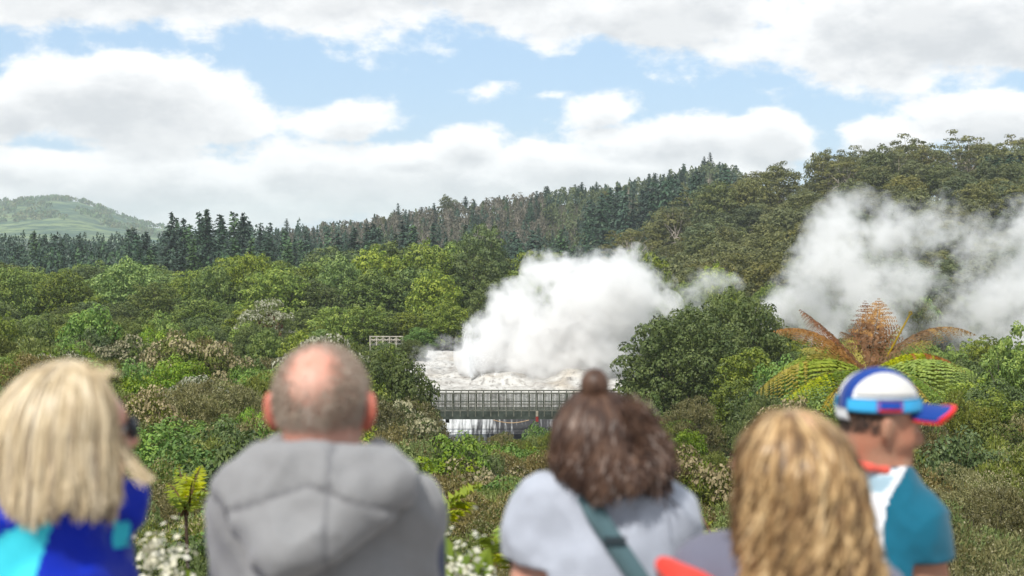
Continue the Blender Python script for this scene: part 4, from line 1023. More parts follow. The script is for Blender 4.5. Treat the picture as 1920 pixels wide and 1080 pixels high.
def head_prims(c, H, sx=1., sy=1., sz=1., ear=1.):
    c = np.asarray(c, float); T = lambda *p: c + H @ (np.array(p) * [sx, sy, sz]); r = lambda *q: np.array(q) * [sx, sy, sz]
    P = [(sd_ell(T(0,-.012,.012), r(.078,.097,.090), H), 0), (sd_ell(T(0,.034,-.058), r(.058,.062,.074), H), .04),
         (sd_cap(T(-.026,.062,-.112), T(.026,.062,-.112), .020, .020), .03), (sd_cap(T(0,.078,-.112), T(0,.082,-.108), .016, .014), .02),
         (sd_cap(T(-.045,.072,.012), T(.045,.072,.012), .013, .013), .03),                              # brow
         (sd_cap(T(-.040,.060,-.040), T(-.05,.03,-.05), .020, .018), .02), (sd_cap(T(.040,.060,-.040), T(.05,.03,-.05), .020, .018), .02),
         (sd_cap(T(0,.092,.004), T(0,.116,-.040), .009, .013), .014), (sd_cap(T(-.013,.100,-.046), T(.013,.100,-.046), .009, .009), .01),
         (sd_cap(T(-.018,.088,-.074), T(.018,.088,-.074), .008, .008), .01), (sd_cap(T(-.014,.086,-.086), T(.014,.086,-.086), .009, .009), .01)]
    for s in (-1, 1):
        tilt = np.array(Matrix.Rotation(s * .35, 3, 'Z'))
        P.append((sd_ell(T(s*.082,-.012,-.018), np.array([.008,.021,.034]) * ear, H @ tilt), .012))
        P.append((sd_ell(T(s*.090,-.022,-.008), np.array([.006,.013,.024]) * ear, H @ tilt), .010))
    return P
def hand_prims(w, d, side, s=1.):
    """palm, four unequal curled fingers and a thumb leaving the palm's side; w wrist, d pointing direction"""
    d = unit(np.asarray(d, float)); fwd = np.array([0, 1., 0]); fwd = unit(fwd - (fwd @ d) * d); inw = np.cross(d, fwd); 
    if inw[0] * side > 0: inw = -inw
    w = np.asarray(w, float); p = w + d * .05
    P = [(sd_cap(w + d*.02 + fwd*.0, w + d*.085, .024, .026, None), .02), (sd_cap(p + fwd*.022, p - fwd*.022 + d*.03, .016, .017), .015)]
    for k, (o, L) in enumerate(((.030,.070),(.010,.080),(-.010,.074),(-.029,.058))):
        a = w + d*.095 + fwd*o; b = a + d*L*.5 + inw*.006; e = b + unit(d + inw*.8)*L*.5
        P += [(sd_cap(a, b, .0095, .0085), .006), (sd_cap(b, e, .0085, .007), .004)]
    t0 = w + d*.03 + fwd*.024; t1 = t0 + unit(d*.7 + fwd*.8)*.04; t2 = t1 + unit(d + fwd*.15 + inw*.3)*.032
    P += [(sd_cap(t0, t1, .013, .010), .01), (sd_cap(t1, t2, .010, .008), .005)]
    return P
def mat_skin(name, c, warm=.0):
    m, nt, out = new_mat(name); tc = nt.new('ShaderNodeTexCoord').outputs['Object']
    a = nt.noise(tc, 18, 3, .5); b = nt.noise(tc, 150, 3, .6)
    c1 = (c[0] * 1.08, c[1] * .86, c[2] * .82)
    col = nt.mix(nt.rng(a, .35, .68), c, c1); col = nt.mix(nt.rng(b, .55, .75, 0, .25), col, (c[0]*.7, c[1]*.62, c[2]*.58))
    bs = pbsdf(nt, out, col, .5, .35, b, .15, .002)
    bs.inputs['Subsurface Weight'].default_value = .12; bs.inputs['Subsurface Radius'].default_value = (.012, .005, .003); bs.inputs['Subsurface Scale'].default_value = 1.
    return m
def mat_cloth(name, c, var=.12, scale=60., sheen=.25, rough=.9):
    m, nt, out = new_mat(name); tc = nt.new('ShaderNodeTexCoord').outputs['Object']
    f = nt.noise(tc, scale * 6, 2, .5); g = nt.noise(tc, 9, 4, .6); w = nt.noise(tc, scale, 4, .7)
    lo = tuple(k * (1 - var) for k in c); hi = tuple(min(1, k * (1 + var)) for k in c)
    col = nt.mix(nt.m('ADD', nt.m('MULTIPLY', w, .6), nt.m('MULTIPLY', f, .4)), lo, hi)
    b = pbsdf(nt, out, col, rough, .2, nt.m('ADD', nt.m('MULTIPLY', f, .25), nt.m('MULTIPLY', g, 2.)), .35, .006)
    b.inputs['Sheen Weight'].default_value = sheen; return m
def mat_hair(name, cols, rough=.45, clump=55.):
    m, nt, out = new_mat(name); geo = nt.new('ShaderNodeNewGeometry'); tc = nt.new('ShaderNodeTexCoord').outputs['Object']
    mp = nt.new('ShaderNodeMapping'); nt.put(mp.inputs[0], tc); mp.inputs['Scale'].default_value = (1, 1, .12)
    cl = nt.noise(mp.outputs[0], clump, 3, .6)
    f = nt.m('ADD', nt.m('MULTIPLY', geo.outputs['Random Per Island'], .45), nt.m('MULTIPLY', nt.m('SUBTRACT', cl, .27), 1.35), clamp=True)
    col = nt.ramp(f, [(k / (len(cols) - 1), c) for k, c in enumerate(cols)])
    b = pbsdf(nt, out, col, rough, .35); return m
def ribbons(name, Pts, width, Nrm, mats, mi=None):
    """Pts (n,K,3) strands, width (n,K), Nrm (n,K,3) the way each ribbon faces"""
    n, K, _ = Pts.shape; T = np.gradient(Pts, axis=1); S = unit(np.cross(T, Nrm))
    w = width[..., None] * .5
    V = np.stack([Pts - S * w, Pts + S * w], 2).reshape(-1, 3)
    base = (np.arange(n)[:, None] * K + np.arange(K - 1)[None]) * 2
    q = np.stack([base, base + 1, base + 3, base + 2], -1).reshape(-1, 4)
    return raw_mesh(name, V, q, 4, mats, None, True)
def long_hair(name, parent, mat, c, H, rad, n, zend, phi_max=2.0, end_jit=.02, splay=.0, wave=(0, .08), clumps=40, clump_pull=.6, wind=(0, 0, 0), width=.0035, crown=(0, 0), layer=.03, thmax=1.75, inward=.0, K=22, zslope=0.):
    c = np.asarray(c, float); rad = np.asarray(rad, float); wind = np.asarray(wind, float)
    phi = rng.uniform(-phi_max, phi_max, n); th0 = np.abs(rng.normal(size=n)) * .55; th0 = np.minimum(th0, 1.45)
    cid = np.floor((phi + phi_max) / (2 * phi_max) * clumps) + 0.; cph = -phi_max + (cid + .5) * 2 * phi_max / clumps
    r3 = np.random.default_rng(int(abs(zend) * 1000) + n); ph0 = np.cumsum(r3.normal(size=clumps + 1) * .75)[cid.astype(int)]; cl_end = r3.normal(size=clumps + 1)[cid.astype(int)]
    lay = rng.random(n); K1 = K // 2
    s = np.linspace(0, 1, K1)[None]; th = th0[:, None] + (thmax - th0)[:, None] * s
    ph = phi[:, None] + (cph - phi)[:, None] * clump_pull * .7 * s ** .7
    R_ = 1 + (lay * layer / rad.mean())[:, None] * (.35 + .65 * s)
    loc = np.stack([rad[0] * R_ * np.sin(th) * np.sin(ph) + crown[0] * np.cos(th), -rad[1] * R_ * np.sin(th) * np.cos(ph) + crown[1] * np.cos(th), rad[2] * R_ * np.cos(th)], -1)
    A = c + loc @ H.T
    pe = A[:, -1]; out = unit((pe - c) * [1, 1, 0]); t = np.linspace(0, 1, K - K1 + 1)[None, 1:]
    ze = zend + zslope * (pe[:, 0] - c[0]) + rng.normal(size=n) * end_jit * .5 - np.abs(rng.normal(size=n)) * end_jit * .2 + cl_end * end_jit * .6
    Bz = pe[:, 2, None] + (ze - pe[:, 2])[:, None] * t
    lat = (np.array([np.cos(cph) , np.sin(cph)]).T * 0)
    Bxy = pe[:, None, :2] + out[:, None, :2] * (splay * t - inward * t ** 2)[..., None]
    Pp = np.concatenate([A, np.concatenate([Bxy, Bz[..., None]], -1)], 1)
    tt = np.linspace(0, 1, K)[None]
    Pp = Pp + wind[None, None] * (tt ** 2.2 * (.5 + rng.random(n)[:, None]))[..., None]
    nrm = unit(np.concatenate([unit(A - c), np.repeat(out[:, None], K - K1, 1)], 1) + rng.normal(size=(n, 1, 3)) * .25)
    seg = np.linalg.norm(np.diff(Pp, axis=1), axis=-1); L = np.concatenate([np.zeros((n, 1)), np.cumsum(seg, 1)], 1)
    if wave[0]:
        side = unit(np.cross(np.gradient(Pp, axis=1), nrm)); a = wave[0] * np.clip(tt * 1.6 - .25, 0, 1)
        ang = L / wave[1] * 6.283 + ph0[:, None] + rng.normal(size=(n, 1)) * .35
        Pp = Pp + side * (a * np.sin(ang))[..., None] + nrm * (a * .8 * np.cos(ang))[..., None]
    Pp = Pp + rng.normal(size=(n, 1, 3)) * .0025
    w = width * np.sin(np.pi * np.clip(.12 + .83 * tt, 0, 1)) ** .5 * rng.uniform(.6, 1.4, (n, 1))
    o = link(name, ribbons(name, Pp, np.broadcast_to(w, (n, K)), nrm, [mat]), parent); return o
def wisps(Pts, width, name, mat, parent):
    n, K, _ = Pts.shape
    return link(name, ribbons(name, Pts, np.full((n, K), width), np.tile([0, -1., .2], (n, K, 1)), [mat]), parent)
def patch(name, c, H, rad, az, el, off, thick, mats, parent, n=(28, 12), elfun=None):
    """a shaped panel lying on an ellipsoid: az range, el range (or elfun(az) -> lo, hi)"""
    A = np.linspace(az[0], az[1], n[0]); V = []
    for o_ in (off, off + thick):
        for a in A:
            lo, hi = elfun(a) if elfun else el
            for e in np.linspace(lo, hi, n[1]):
                d = np.array([math.cos(e) * math.sin(a), math.cos(e) * math.cos(a), math.sin(e)])
                V.append(c + H @ (d * (np.asarray(rad) + o_)))
    N = n[0] * n[1]; F = []
    for i in range(n[0] - 1):
        for j in range(n[1] - 1):
            a, b, c_, d = i*n[1]+j, (i+1)*n[1]+j, (i+1)*n[1]+j+1, i*n[1]+j+1
            F += [(a+N, b+N, c_+N, d+N), (d, c_, b, a)]
    for i in range(n[0] - 1):
        for j in (0, n[1] - 1): a, b = i*n[1]+j, (i+1)*n[1]+j; F.append((a, b, b+N, a+N))
    for j in range(n[1] - 1):
        for i in (0, n[0] - 1): a, b = i*n[1]+j, i*n[1]+j+1; F.append((a, b, b+N, a+N))
    mb = MB(); mb.add(np.array(V), F); return mb.build(name, mats, parent, True)

def folds(P, amp, seed):
    a = vnoise(P[..., 0] * 9 + P[..., 2] * 5 + seed, P[..., 2] * 7 - P[..., 0] * 4 + P[..., 1] * 6, seed)
    b = vnoise(P[..., 0] * 26 - P[..., 2] * 9, P[..., 2] * 16 + P[..., 1] * 14 + seed, seed + 3)
    c = vnoise(P[..., 0] * 38 + P[..., 2] * 30 + seed, P[..., 2] * 20 - P[..., 0] * 24 + P[..., 1] * 30, seed + 9)
    r = 1 - np.abs(2 * vnoise(P[..., 0] * 13 + P[..., 2] * 10, P[..., 2] * 9 - P[..., 0] * 10 + P[..., 1] * 8 + seed, seed + 5) - 1)
    return ((a - .5) * 1.4 + (b - .5) * .7 + (c - .5) * .35 - (r ** 3) * .5) * amp
class Person:
    """joints are given in world axes relative to the feet; everyone stands on the platform"""
    def __init__(s, px, y, label):
        s.y = y; s.px = px; s.x = at(px, 800, y).x; s.k = y / FPX
        s.o = empty('person', (s.x, y, 0), 0, label, 'person', None)
    def L(s, px, py, dy=0.): v = at(px, py, s.y); return np.array([v.x - s.x, dy, v.z])
    def limbs(s, shL, shR, elL, elR, wrL, wrR, hips=.95, sw=.09):
        s.J = dict(shL=np.array(shL), shR=np.array(shR), elL=np.array(elL), elR=np.array(elR), wrL=np.array(wrL), wrR=np.array(wrR))
        mid = (s.J['shL'] + s.J['shR']) / 2; s.mid = mid
        s.hip = np.array([mid[0] * .6, mid[1] * .3, hips])
    def torso(s, g=0., chest=(.155, .105), belly=(.145, .11)):
        J = s.J; ax = unit(J['shR'] - J['shL']); yaw = math.atan2(ax[1], ax[0]); Rz = np.array(Matrix.Rotation(yaw, 3, 'Z'))
        s.Rz = Rz; m = s.mid; hip = s.hip
        z1 = m[2] - .12; z2 = (m[2] + hip[2]) / 2 - .03
        c1 = np.array([m[0], m[1], z1]); c2 = np.array([(m[0] + hip[0]) / 2, (m[1] + hip[1]) / 2, z2])
        return [(sd_ell(c1, np.array([chest[0] + g, chest[1] + g, .19 + g]), Rz), 0), (sd_ell(c2, np.array([belly[0] + g, belly[1] + g, .2 + g]), Rz), .08),
                (sd_ell(hip + [0, 0, .02], np.array([.155 + g, .115 + g, .13 + g]), Rz), .08)]
    def shoulders(s, neck, g=0., r=.055, trap=.05):
        J = s.J; P = []
        for q in ('shL', 'shR'): P += [(sd_cap(neck, J[q], trap + g, r + g), .06)]
        return P
    def arm(s, q, g=0., r=(.050, .042), upto=1.):
        a, b = s.J['sh' + q], s.J['el' + q]; return (sd_cap(a, a + (b - a) * upto, r[0] + g, r[0] + (r[1] - r[0]) * upto + g), .03)
    def body(s, head_c, H, neck_b, mats, hs=(1, 1, 1), ear=1., arm_r=(.048, .040), pick=None, neck_r=.055):
        J = s.J; P = head_prims(head_c, H, *hs, ear=ear); nt_ = np.asarray(head_c) + H @ np.array([0, -.03, -.06])
        P += [(sd_cap(nt_, neck_b, neck_r, neck_r * 1.08), .03)] + s.torso(-.006) + s.shoulders(neck_b, -.006)
        for q, sd_ in (('L', -1), ('R', 1)):
            P.append((sd_cap(J['sh'+q], J['el'+q], *arm_r), .03)); P.append((sd_cap(J['el'+q], J['wr'+q], arm_r[1], .026), .015))
            P += hand_prims(J['wr'+q], J['wr'+q] - J['el'+q], sd_)
            h = s.hip + s.Rz @ np.array([sd_ * .085, 0, -.03]); k = np.array([h[0] + sd_*.01, h[1] + .03, .49]); a = np.array([h[0] + sd_*.02, h[1], .08])
            P += [(sd_cap(h, k, .082, .055), .05), (sd_cap(k, a, .056, .038), .03), (sd_cap(a + [0, -.03, -.03], a + [0, .14, -.045], .04, .032), .03)]
        z1 = np.asarray(head_c)[2] + .13
        V, Q = implicit(P, (-.38, -.36, -.02), (.38, .42, z1), .0085)
        s.head_c = np.asarray(head_c, float); s.H = H
        me = skin_mesh('body', V, Q, mats, pick, 1)
        s.bodyo = link('body', me, s.o); return s.bodyo
    def trousers(s, mat):
        P = s.torso(.006)[2:]; P = [(P[0][0], 0)]
        for sd_ in (-1, 1):
            h = s.hip + s.Rz @ np.array([sd_ * .085, 0, -.03]); k = np.array([h[0] + sd_*.01, h[1] + .03, .49]); a = np.array([h[0] + sd_*.02, h[1], .09])
            P += [(sd_cap(h, k, .10, .075), .05), (sd_cap(k, a, .075, .062), .03)]
        V, Q = implicit(P, (-.3, -.3, .06), (.3, .3, s.hip[2] + .2), .014, lambda X, F: np.maximum(F + folds(X, .01, 3), X[..., 2] - s.hip[2] - .08))
        link('trousers', skin_mesh('trousers', V, Q, [mat]), s.o)
        for sd_ in (-1, 1):
            h = s.hip + s.Rz @ np.array([sd_ * .085, 0, -.03]); a = np.array([h[0] + sd_*.02, h[1], .055])
            V, Q = implicit([(sd_cap(a + [0, -.05, -.01], a + [0, .15, -.015], .052, .045), 0), (sd_cap(a, a + [0, 0, .06], .055, .055), .03)], a - [.1, .15, .06], a + [.1, .25, .14], .01, lambda X, F: np.maximum(F, .004 - X[..., 2]))
            link('shoe', skin_mesh('shoe', V, Q, [M_shoe]), s.o)
M_shoe = mat_simple('dark_shoe_leather', (.03, .028, .026), .5, .4, .2, 30)
M_jeans = mat_cloth('dark_denim', (.035, .05, .085)); M_black = mat_cloth('black_cloth', (.018, .018, .02)); M_stone = mat_cloth('stone_cotton', (.30, .26, .20))
M_skin_pink = mat_skin('pink_skin', (.56, .33, .26)); M_skin_red = mat_skin('reddened_skin', (.52, .17, .12)); M_skin_fair = mat_skin('fair_skin', (.58, .36, .28)); M_skin_tan = mat_skin('tan_skin', (.37, .205, .135))

# ---------------- hooded man
def hooded_man():
    s = Person(605, 2.6, 'balding man in a grey hooded sweatshirt seen from behind with close cropped grey hair')
    L = s.L; hc = L(604, 753); H = hrot(0.02, .06)
    shz = L(605, 958)[2]
    s.limbs((L(462, 0)[0], -.0, shz), (L(750, 0)[0], -.0, shz), (L(440, 0)[0], .02, 1.07), (L(775, 0)[0], .02, 1.07), (L(440, 0)[0], .26, 1.02), (L(770, 0)[0], .26, 1.02))
    nb = L(606, 905, -.015)
    e1 = hc + H @ np.array([.083, -.015, -.02]); e2 = hc + H @ np.array([-.083, -.015, -.02])
    def pick(C):
        d = np.minimum(np.linalg.norm(C - e1, axis=1), np.linalg.norm(C - e2, axis=1)); nape = (C[:, 2] < hc[2] - .07)
        return ((d < .040) & (np.abs(C[:, 0] - hc[0]) > .074)).astype(int)
    s.body(hc, H, nb, [M_skin_pink, M_skin_red], (1.06, 1.05, 1.04), 1.12, (.055, .046), pick, .062)
    M_hood = mat_cloth('grey_sweatshirt', (.225, .228, .236), .22); M_navy = mat_cloth('navy_sleeve', (.035, .05, .105)); M_lining = mat_cloth('dark_hood_seam', (.06, .07, .10))
    P = s.torso(.022, (.160, .105), (.158, .112)) + s.shoulders(L(606, 890, -.01), .016, .056, .055)
    for q in 'LR': P.append(s.arm(q, .012, (.054, .05), .35))
    V, Q = implicit(P, (-.36, -.3, .86), (.36, .3, 1.6), .009, lambda X, F: np.maximum(np.maximum(F + folds(X, .016, 7), .9 - X[..., 2]), X[..., 2] - L(0, 868)[2]))
    link('sweatshirt', skin_mesh('sweatshirt', V, Q, [M_hood]), s.o)
    for q in 'LR':
        a = s.J['sh'+q]; b = s.J['el'+q]; w = s.J['wr'+q]; a2 = a + (b - a) * .10 + np.array([(-.012 if q == 'L' else .012), .02, 0])
        V, Q = implicit([(sd_cap(a2, b, .064, .060), 0), (sd_cap(b, w, .058, .042), .03)], np.minimum(np.minimum(a2, b), w) - .1, np.maximum(np.maximum(a2, b), w) + .1, .009, lambda X, F: F + folds(X, .010, 11))
        link('sleeve', skin_mesh('sleeve', V, Q, [M_navy]), s.o)
    # the hood lying on the back: a thick roll round the neck running into a hanging pouch
    c = L(600, 0); zt = L(0, 822)[2]; zw = L(0, 896)[2]; zb = L(0, 1030)[2]
    P = []
    ring = [(-.095, .075, zt - .030), (-.125, .0, zt - .040), (-.105, -.085, zt - .028), (-.05, -.125, zt - .018), (.01, -.132, zt - .015), (.06, -.12, zt - .018), (.105, -.085, zt - .028), (.125, .0, zt - .040), (.095, .075, zt - .030)]
    for a, b in zip(ring[:-1], ring[1:]): P.append((sd_cap(a, b, .026, .026), .02))
    P += [(sd_ell((0, -.118, zw + .004), (.170, .062, .050)), .045), (sd_ell((-.010, -.150, zw - .045), (.126, .066, .062)), .05), (sd_ell((-.014, -.182, zw - .092), (.080, .066, .046)), .05),
          (sd_cap((-.135, -.02, zw + .015), (-.12, -.11, zw - .005), .034, .036), .03), (sd_cap((.135, -.02, zw + .015), (.12, -.11, zw - .005), .034, .036), .03)]
    def post(X, F):
        seam = .004 * np.exp(-((X[..., 0] - .035) / .006) ** 2); brim = .006 * np.exp(-((X[..., 2] - (zt - .055 - .35 * np.abs(X[..., 0]))) / .006) ** 2)
        cr = .005 * np.exp(-((X[..., 2] - (zw - .02 - .9 * X[..., 0])) / .006) ** 2) * (X[..., 0] > .03)
        return F + folds(X, .015, 17) + seam + brim + cr
    V, Q = implicit(P, (-.24, -.26, zb - .06), (.24, .14, zt + .06), .007, post)
    M_seam = mat_cloth('hood_seam', (.165, .168, .178), .2)
    link('hood', skin_mesh('hood', V, Q, [M_hood, M_seam], lambda C: ((np.abs(C[:, 0] - .035 - .02 * (C[:, 2] - zw)) < .0042) | (np.abs(C[:, 2] - (zt - .052 - .35 * np.abs(C[:, 0]))) < .0038)).astype(int), 2), s.o)
    # cropped hair: thin on the crown
    M_crop = mat_hair('cropped_grey_hair', [(.20,.155,.12),(.32,.25,.195),(.46,.38,.31),(.60,.56,.51)], .7, 25.)
    rad = np.array([.0833, .1025, .0945]); cc = hc + H @ np.array([0, -.0126, .0125])
    n = 26000; d = sphere_pts(n); d = d[(d[:, 1] < .55) & (d[:, 2] > -.86)]
    bald = np.array([-.12, -.80, .60]); q = np.linalg.norm((d - unit(bald)) * [1.25, 1., .95], axis=1)
    face = d[:, 1] - .25 - .6 * np.maximum(0, d[:, 2])
    keep = rng.random(len(d)) < np.clip(.05 + .95 * smooth(.34, 1.05, q), 0, 1) * smooth(.3, .0, face); d = d[keep]; n = len(d)
    P0 = cc + (d * rad) @ H.T; up = unit(unit(d / rad) @ H.T); tan = unit(np.array([0, 0, -1.]) + rng.normal(size=(n, 3)) * .5)
    Pts = np.stack([P0 - up * .002, P0 + up * .0035 + tan * .002, P0 + up * .006 + tan * .006], 1)
    link('hair', ribbons('hair', Pts, np.tile([.0016, .0013, .0005], (n, 1)), np.repeat(up[:, None] + rng.normal(size=(n, 1, 3)) * .6, 3, 1), [M_crop]), s.o)
    s.trousers(M_jeans)
hooded_man()

# ---------------- blonde woman in the blue jacket
def blue_jacket_woman():
    s = Person(118, 2.4, 'woman with straight blonde bob in a blue and turquoise jacket')
    L = s.L; hc = L(128, 791); yaw = .95; H = hrot(yaw, .02)
    shz = L(0, 985)[2]
    s.limbs((L(-70, 0)[0], -.06, shz), (L(118, 0)[0], .06, shz + .012), (L(-95, 0)[0], -.02, 1.05), (L(118, 0)[0], .12, 1.06), (L(-20, 0)[0], .18, 1.0), (L(140, 0)[0], .32, 1.02))
    nb = L(112, 925, -.01)
    s.body(hc, H, nb, [M_skin_fair], (.96, .98, 1.0), 1., (.046, .04))
    M_blue = mat_cloth('royal_blue_shell', (.001, .020, .40), .15, 40., .1, .6); M_cyan = mat_cloth('turquoise_shell', (.045, .56, .68), .1, 40., .1, .6)
    P = s.torso(.03, (.150, .115), (.150, .12)) + s.shoulders(L(112, 925, -.01), .022, .060, .062)
    for q in 'LR': P.append(s.arm(q, .022, (.06, .054)))
    for q in 'LR': P.append((sd_cap(s.J['el'+q], s.J['wr'+q], .066, .045), .03))
    P.append((sd_cap(L(190, 950, .0), L(243, 950, .05), .022, .020), .03)); P.append((sd_cap(L(238, 955, .05), L(222, 1010, .04), .018, .024), .03))          # raised collar flap on the right
    P.append((sd_cap(L(60, 935, -.05), L(165, 935, -.05), .04, .04), .04))
    def post(X, F):
        f = F + folds(X, .028, 23)
        # deep folds running down the sleeve and back
        return f + .006 * np.sin(X[..., 0] * 55 + X[..., 2] * 9) * smooth(shz - .02, shz - .12, X[..., 2]) * (X[..., 0] > .0)
    V, Q = implicit(P, (-.42, -.32, .80), (.36, .45, 1.58), .009, lambda X, F: np.maximum(np.maximum(post(X, F), .84 - X[..., 2]), X[..., 2] - L(0, 900)[2]))
    def pick(C):      # the turquoise shoulder panel and the small flash on the sleeve
        px = 960 + (C[:, 0] + s.x) / (s.y + C[:, 1]) * FPX; py = 440 + (CAMZ - C[:, 2]) / (s.y + C[:, 1]) * FPX
        panel = (px < 104 - (py - 960) * .38) & (py > 960 + (104 - px) * .42) & (C[:, 1] < .08)
        flash = (np.abs(px - 222) < 15) & (np.abs(py - 1005) < 24)
        return (panel | flash).astype(int)
    link('jacket', skin_mesh('jacket', V, Q, [M_blue, M_cyan], pick), s.o)
    M_bl = mat_hair('blonde_hair', [(.30,.22,.13),(.50,.39,.24),(.70,.58,.39),(.80,.71,.55)], .4, 48.)
    Hh = hrot(.62)
    long_hair('hair', s.o, M_bl, hc + np.array([-.008, -.004, -.004]), Hh, (.084, .098, .096), 13000, L(0, 925)[2], 1.80, .018, .010, (.004, .14), 34, .55, (.006, -.004, 0), .003, (.012, .01), .026, 1.7, .0, zslope=.02)
    M_ash = mat_hair('ash_blonde_locks', [(.17,.125,.085),(.30,.23,.16),(.45,.36,.26)], .4, 48.)
    long_hair('ash_locks', s.o, M_ash, hc + np.array([-.008, -.004, -.004]), Hh, (.0835, .0975, .0955), 3000, L(0, 926)[2], 1.80, .018, .010, (.004, .14), 13, 1.0, (.006, -.004, 0), .003, (.012, .01), .026, 1.7, .0, zslope=.02)
    # a loose lock blown out to the right, and flyaways over the crown
    n = 34; t = np.linspace(0, 1, 14)[None]; p0 = L(214, 800, -.02) + rng.normal(size=(n, 3)) * [.008, .01, .014]; p1 = L(284, 902, -.02) + rng.normal(size=(n, 3)) * [.004, .02, .003]
    m_ = (p0 + p1) / 2 + np.array([-.006, 0, -.008]) + rng.normal(size=(n, 3)) * .006
    Pt = (1-t)[..., None]**2 * p0[:, None] + (2*t*(1-t))[..., None] * m_[:, None] + (t**2)[..., None] * p1[:, None]
    wisps(Pt, .0016, 'loose_lock', M_bl, s.o)
    n = 190; p0 = L(128, 706, -.0) + np.stack([rng.uniform(-.075, .060, n), rng.uniform(-.06, .06, n), np.zeros(n)], 1); p0[:, 2] -= ((p0[:, 0] - .02) / .09) ** 2 * .025
    dv = unit(np.stack([p0[:, 0] * 2 + .1 + rng.normal(size=n) * .35, rng.normal(size=n) * .3, .55 + rng.random(n) * .6], 1)) * rng.uniform(.012, .040, (n, 1))
    p1 = p0 + dv + np.array([.012, 0, -.012]); m_ = p0 + dv * .7
    t = np.linspace(0, 1, 8)[None]; Pt = (1-t)[..., None]**2 * p0[:, None] + (2*t*(1-t))[..., None] * m_[:, None] + (t**2)[..., None] * p1[:, None]
    wisps(Pt, .0012, 'flyaway_hair', M_bl, s.o)
    # glasses and eyes
    g = empty('glasses', (0, 0, 0)); g.parent = s.o
    mg = mat_simple('dark_glasses_frame', (.02, .025, .04), .3, .5, .1, 20)
    lens, nt, out = new_mat('tinted_lens'); pbsdf(nt, out, (.10, .14, .18), .05, .6)
    T = lambda *p: hc + H @ np.array(p)
    for sg in (-1, 1):
        th = np.linspace(0, 2 * np.pi, 20); ring = np.array([T(sg*.032 + .024*math.cos(a_), .100, -.012 + .019*math.sin(a_)) for a_ in th])
        mb = MB(); mb.tube(ring, .0022, 6, 0, False); mb.tube([T(sg*.055, .098, -.006), T(sg*.078, .05, -.006), T(sg*.082, -.02, -.012)], .0022, 6); mb.build('frame', mg, g, True)
        mb = MB(); ce = T(sg*.032, .0995, -.012); mb.add(np.vstack([ring[:-1] * .95 + ce * .05, ce]), [(k, (k + 1) % 19, 19) for k in range(19)]); mb.build('lens', lens, g)
        mb = MB(); V, Q = implicit([(sd_ell(T(sg*.032, .078, -.012), (.012, .012, .012)), 0)], T(sg*.032, .078, -.012) - .02, T(sg*.032, .078, -.012) + .02, .003)
        link('eye', skin_mesh('eye', V, Q, [mat_simple('eye_white', (.75, .74, .72), .2, .5, .05, 50)]), s.o)
    s.trousers(M_black)
blue_jacket_woman()

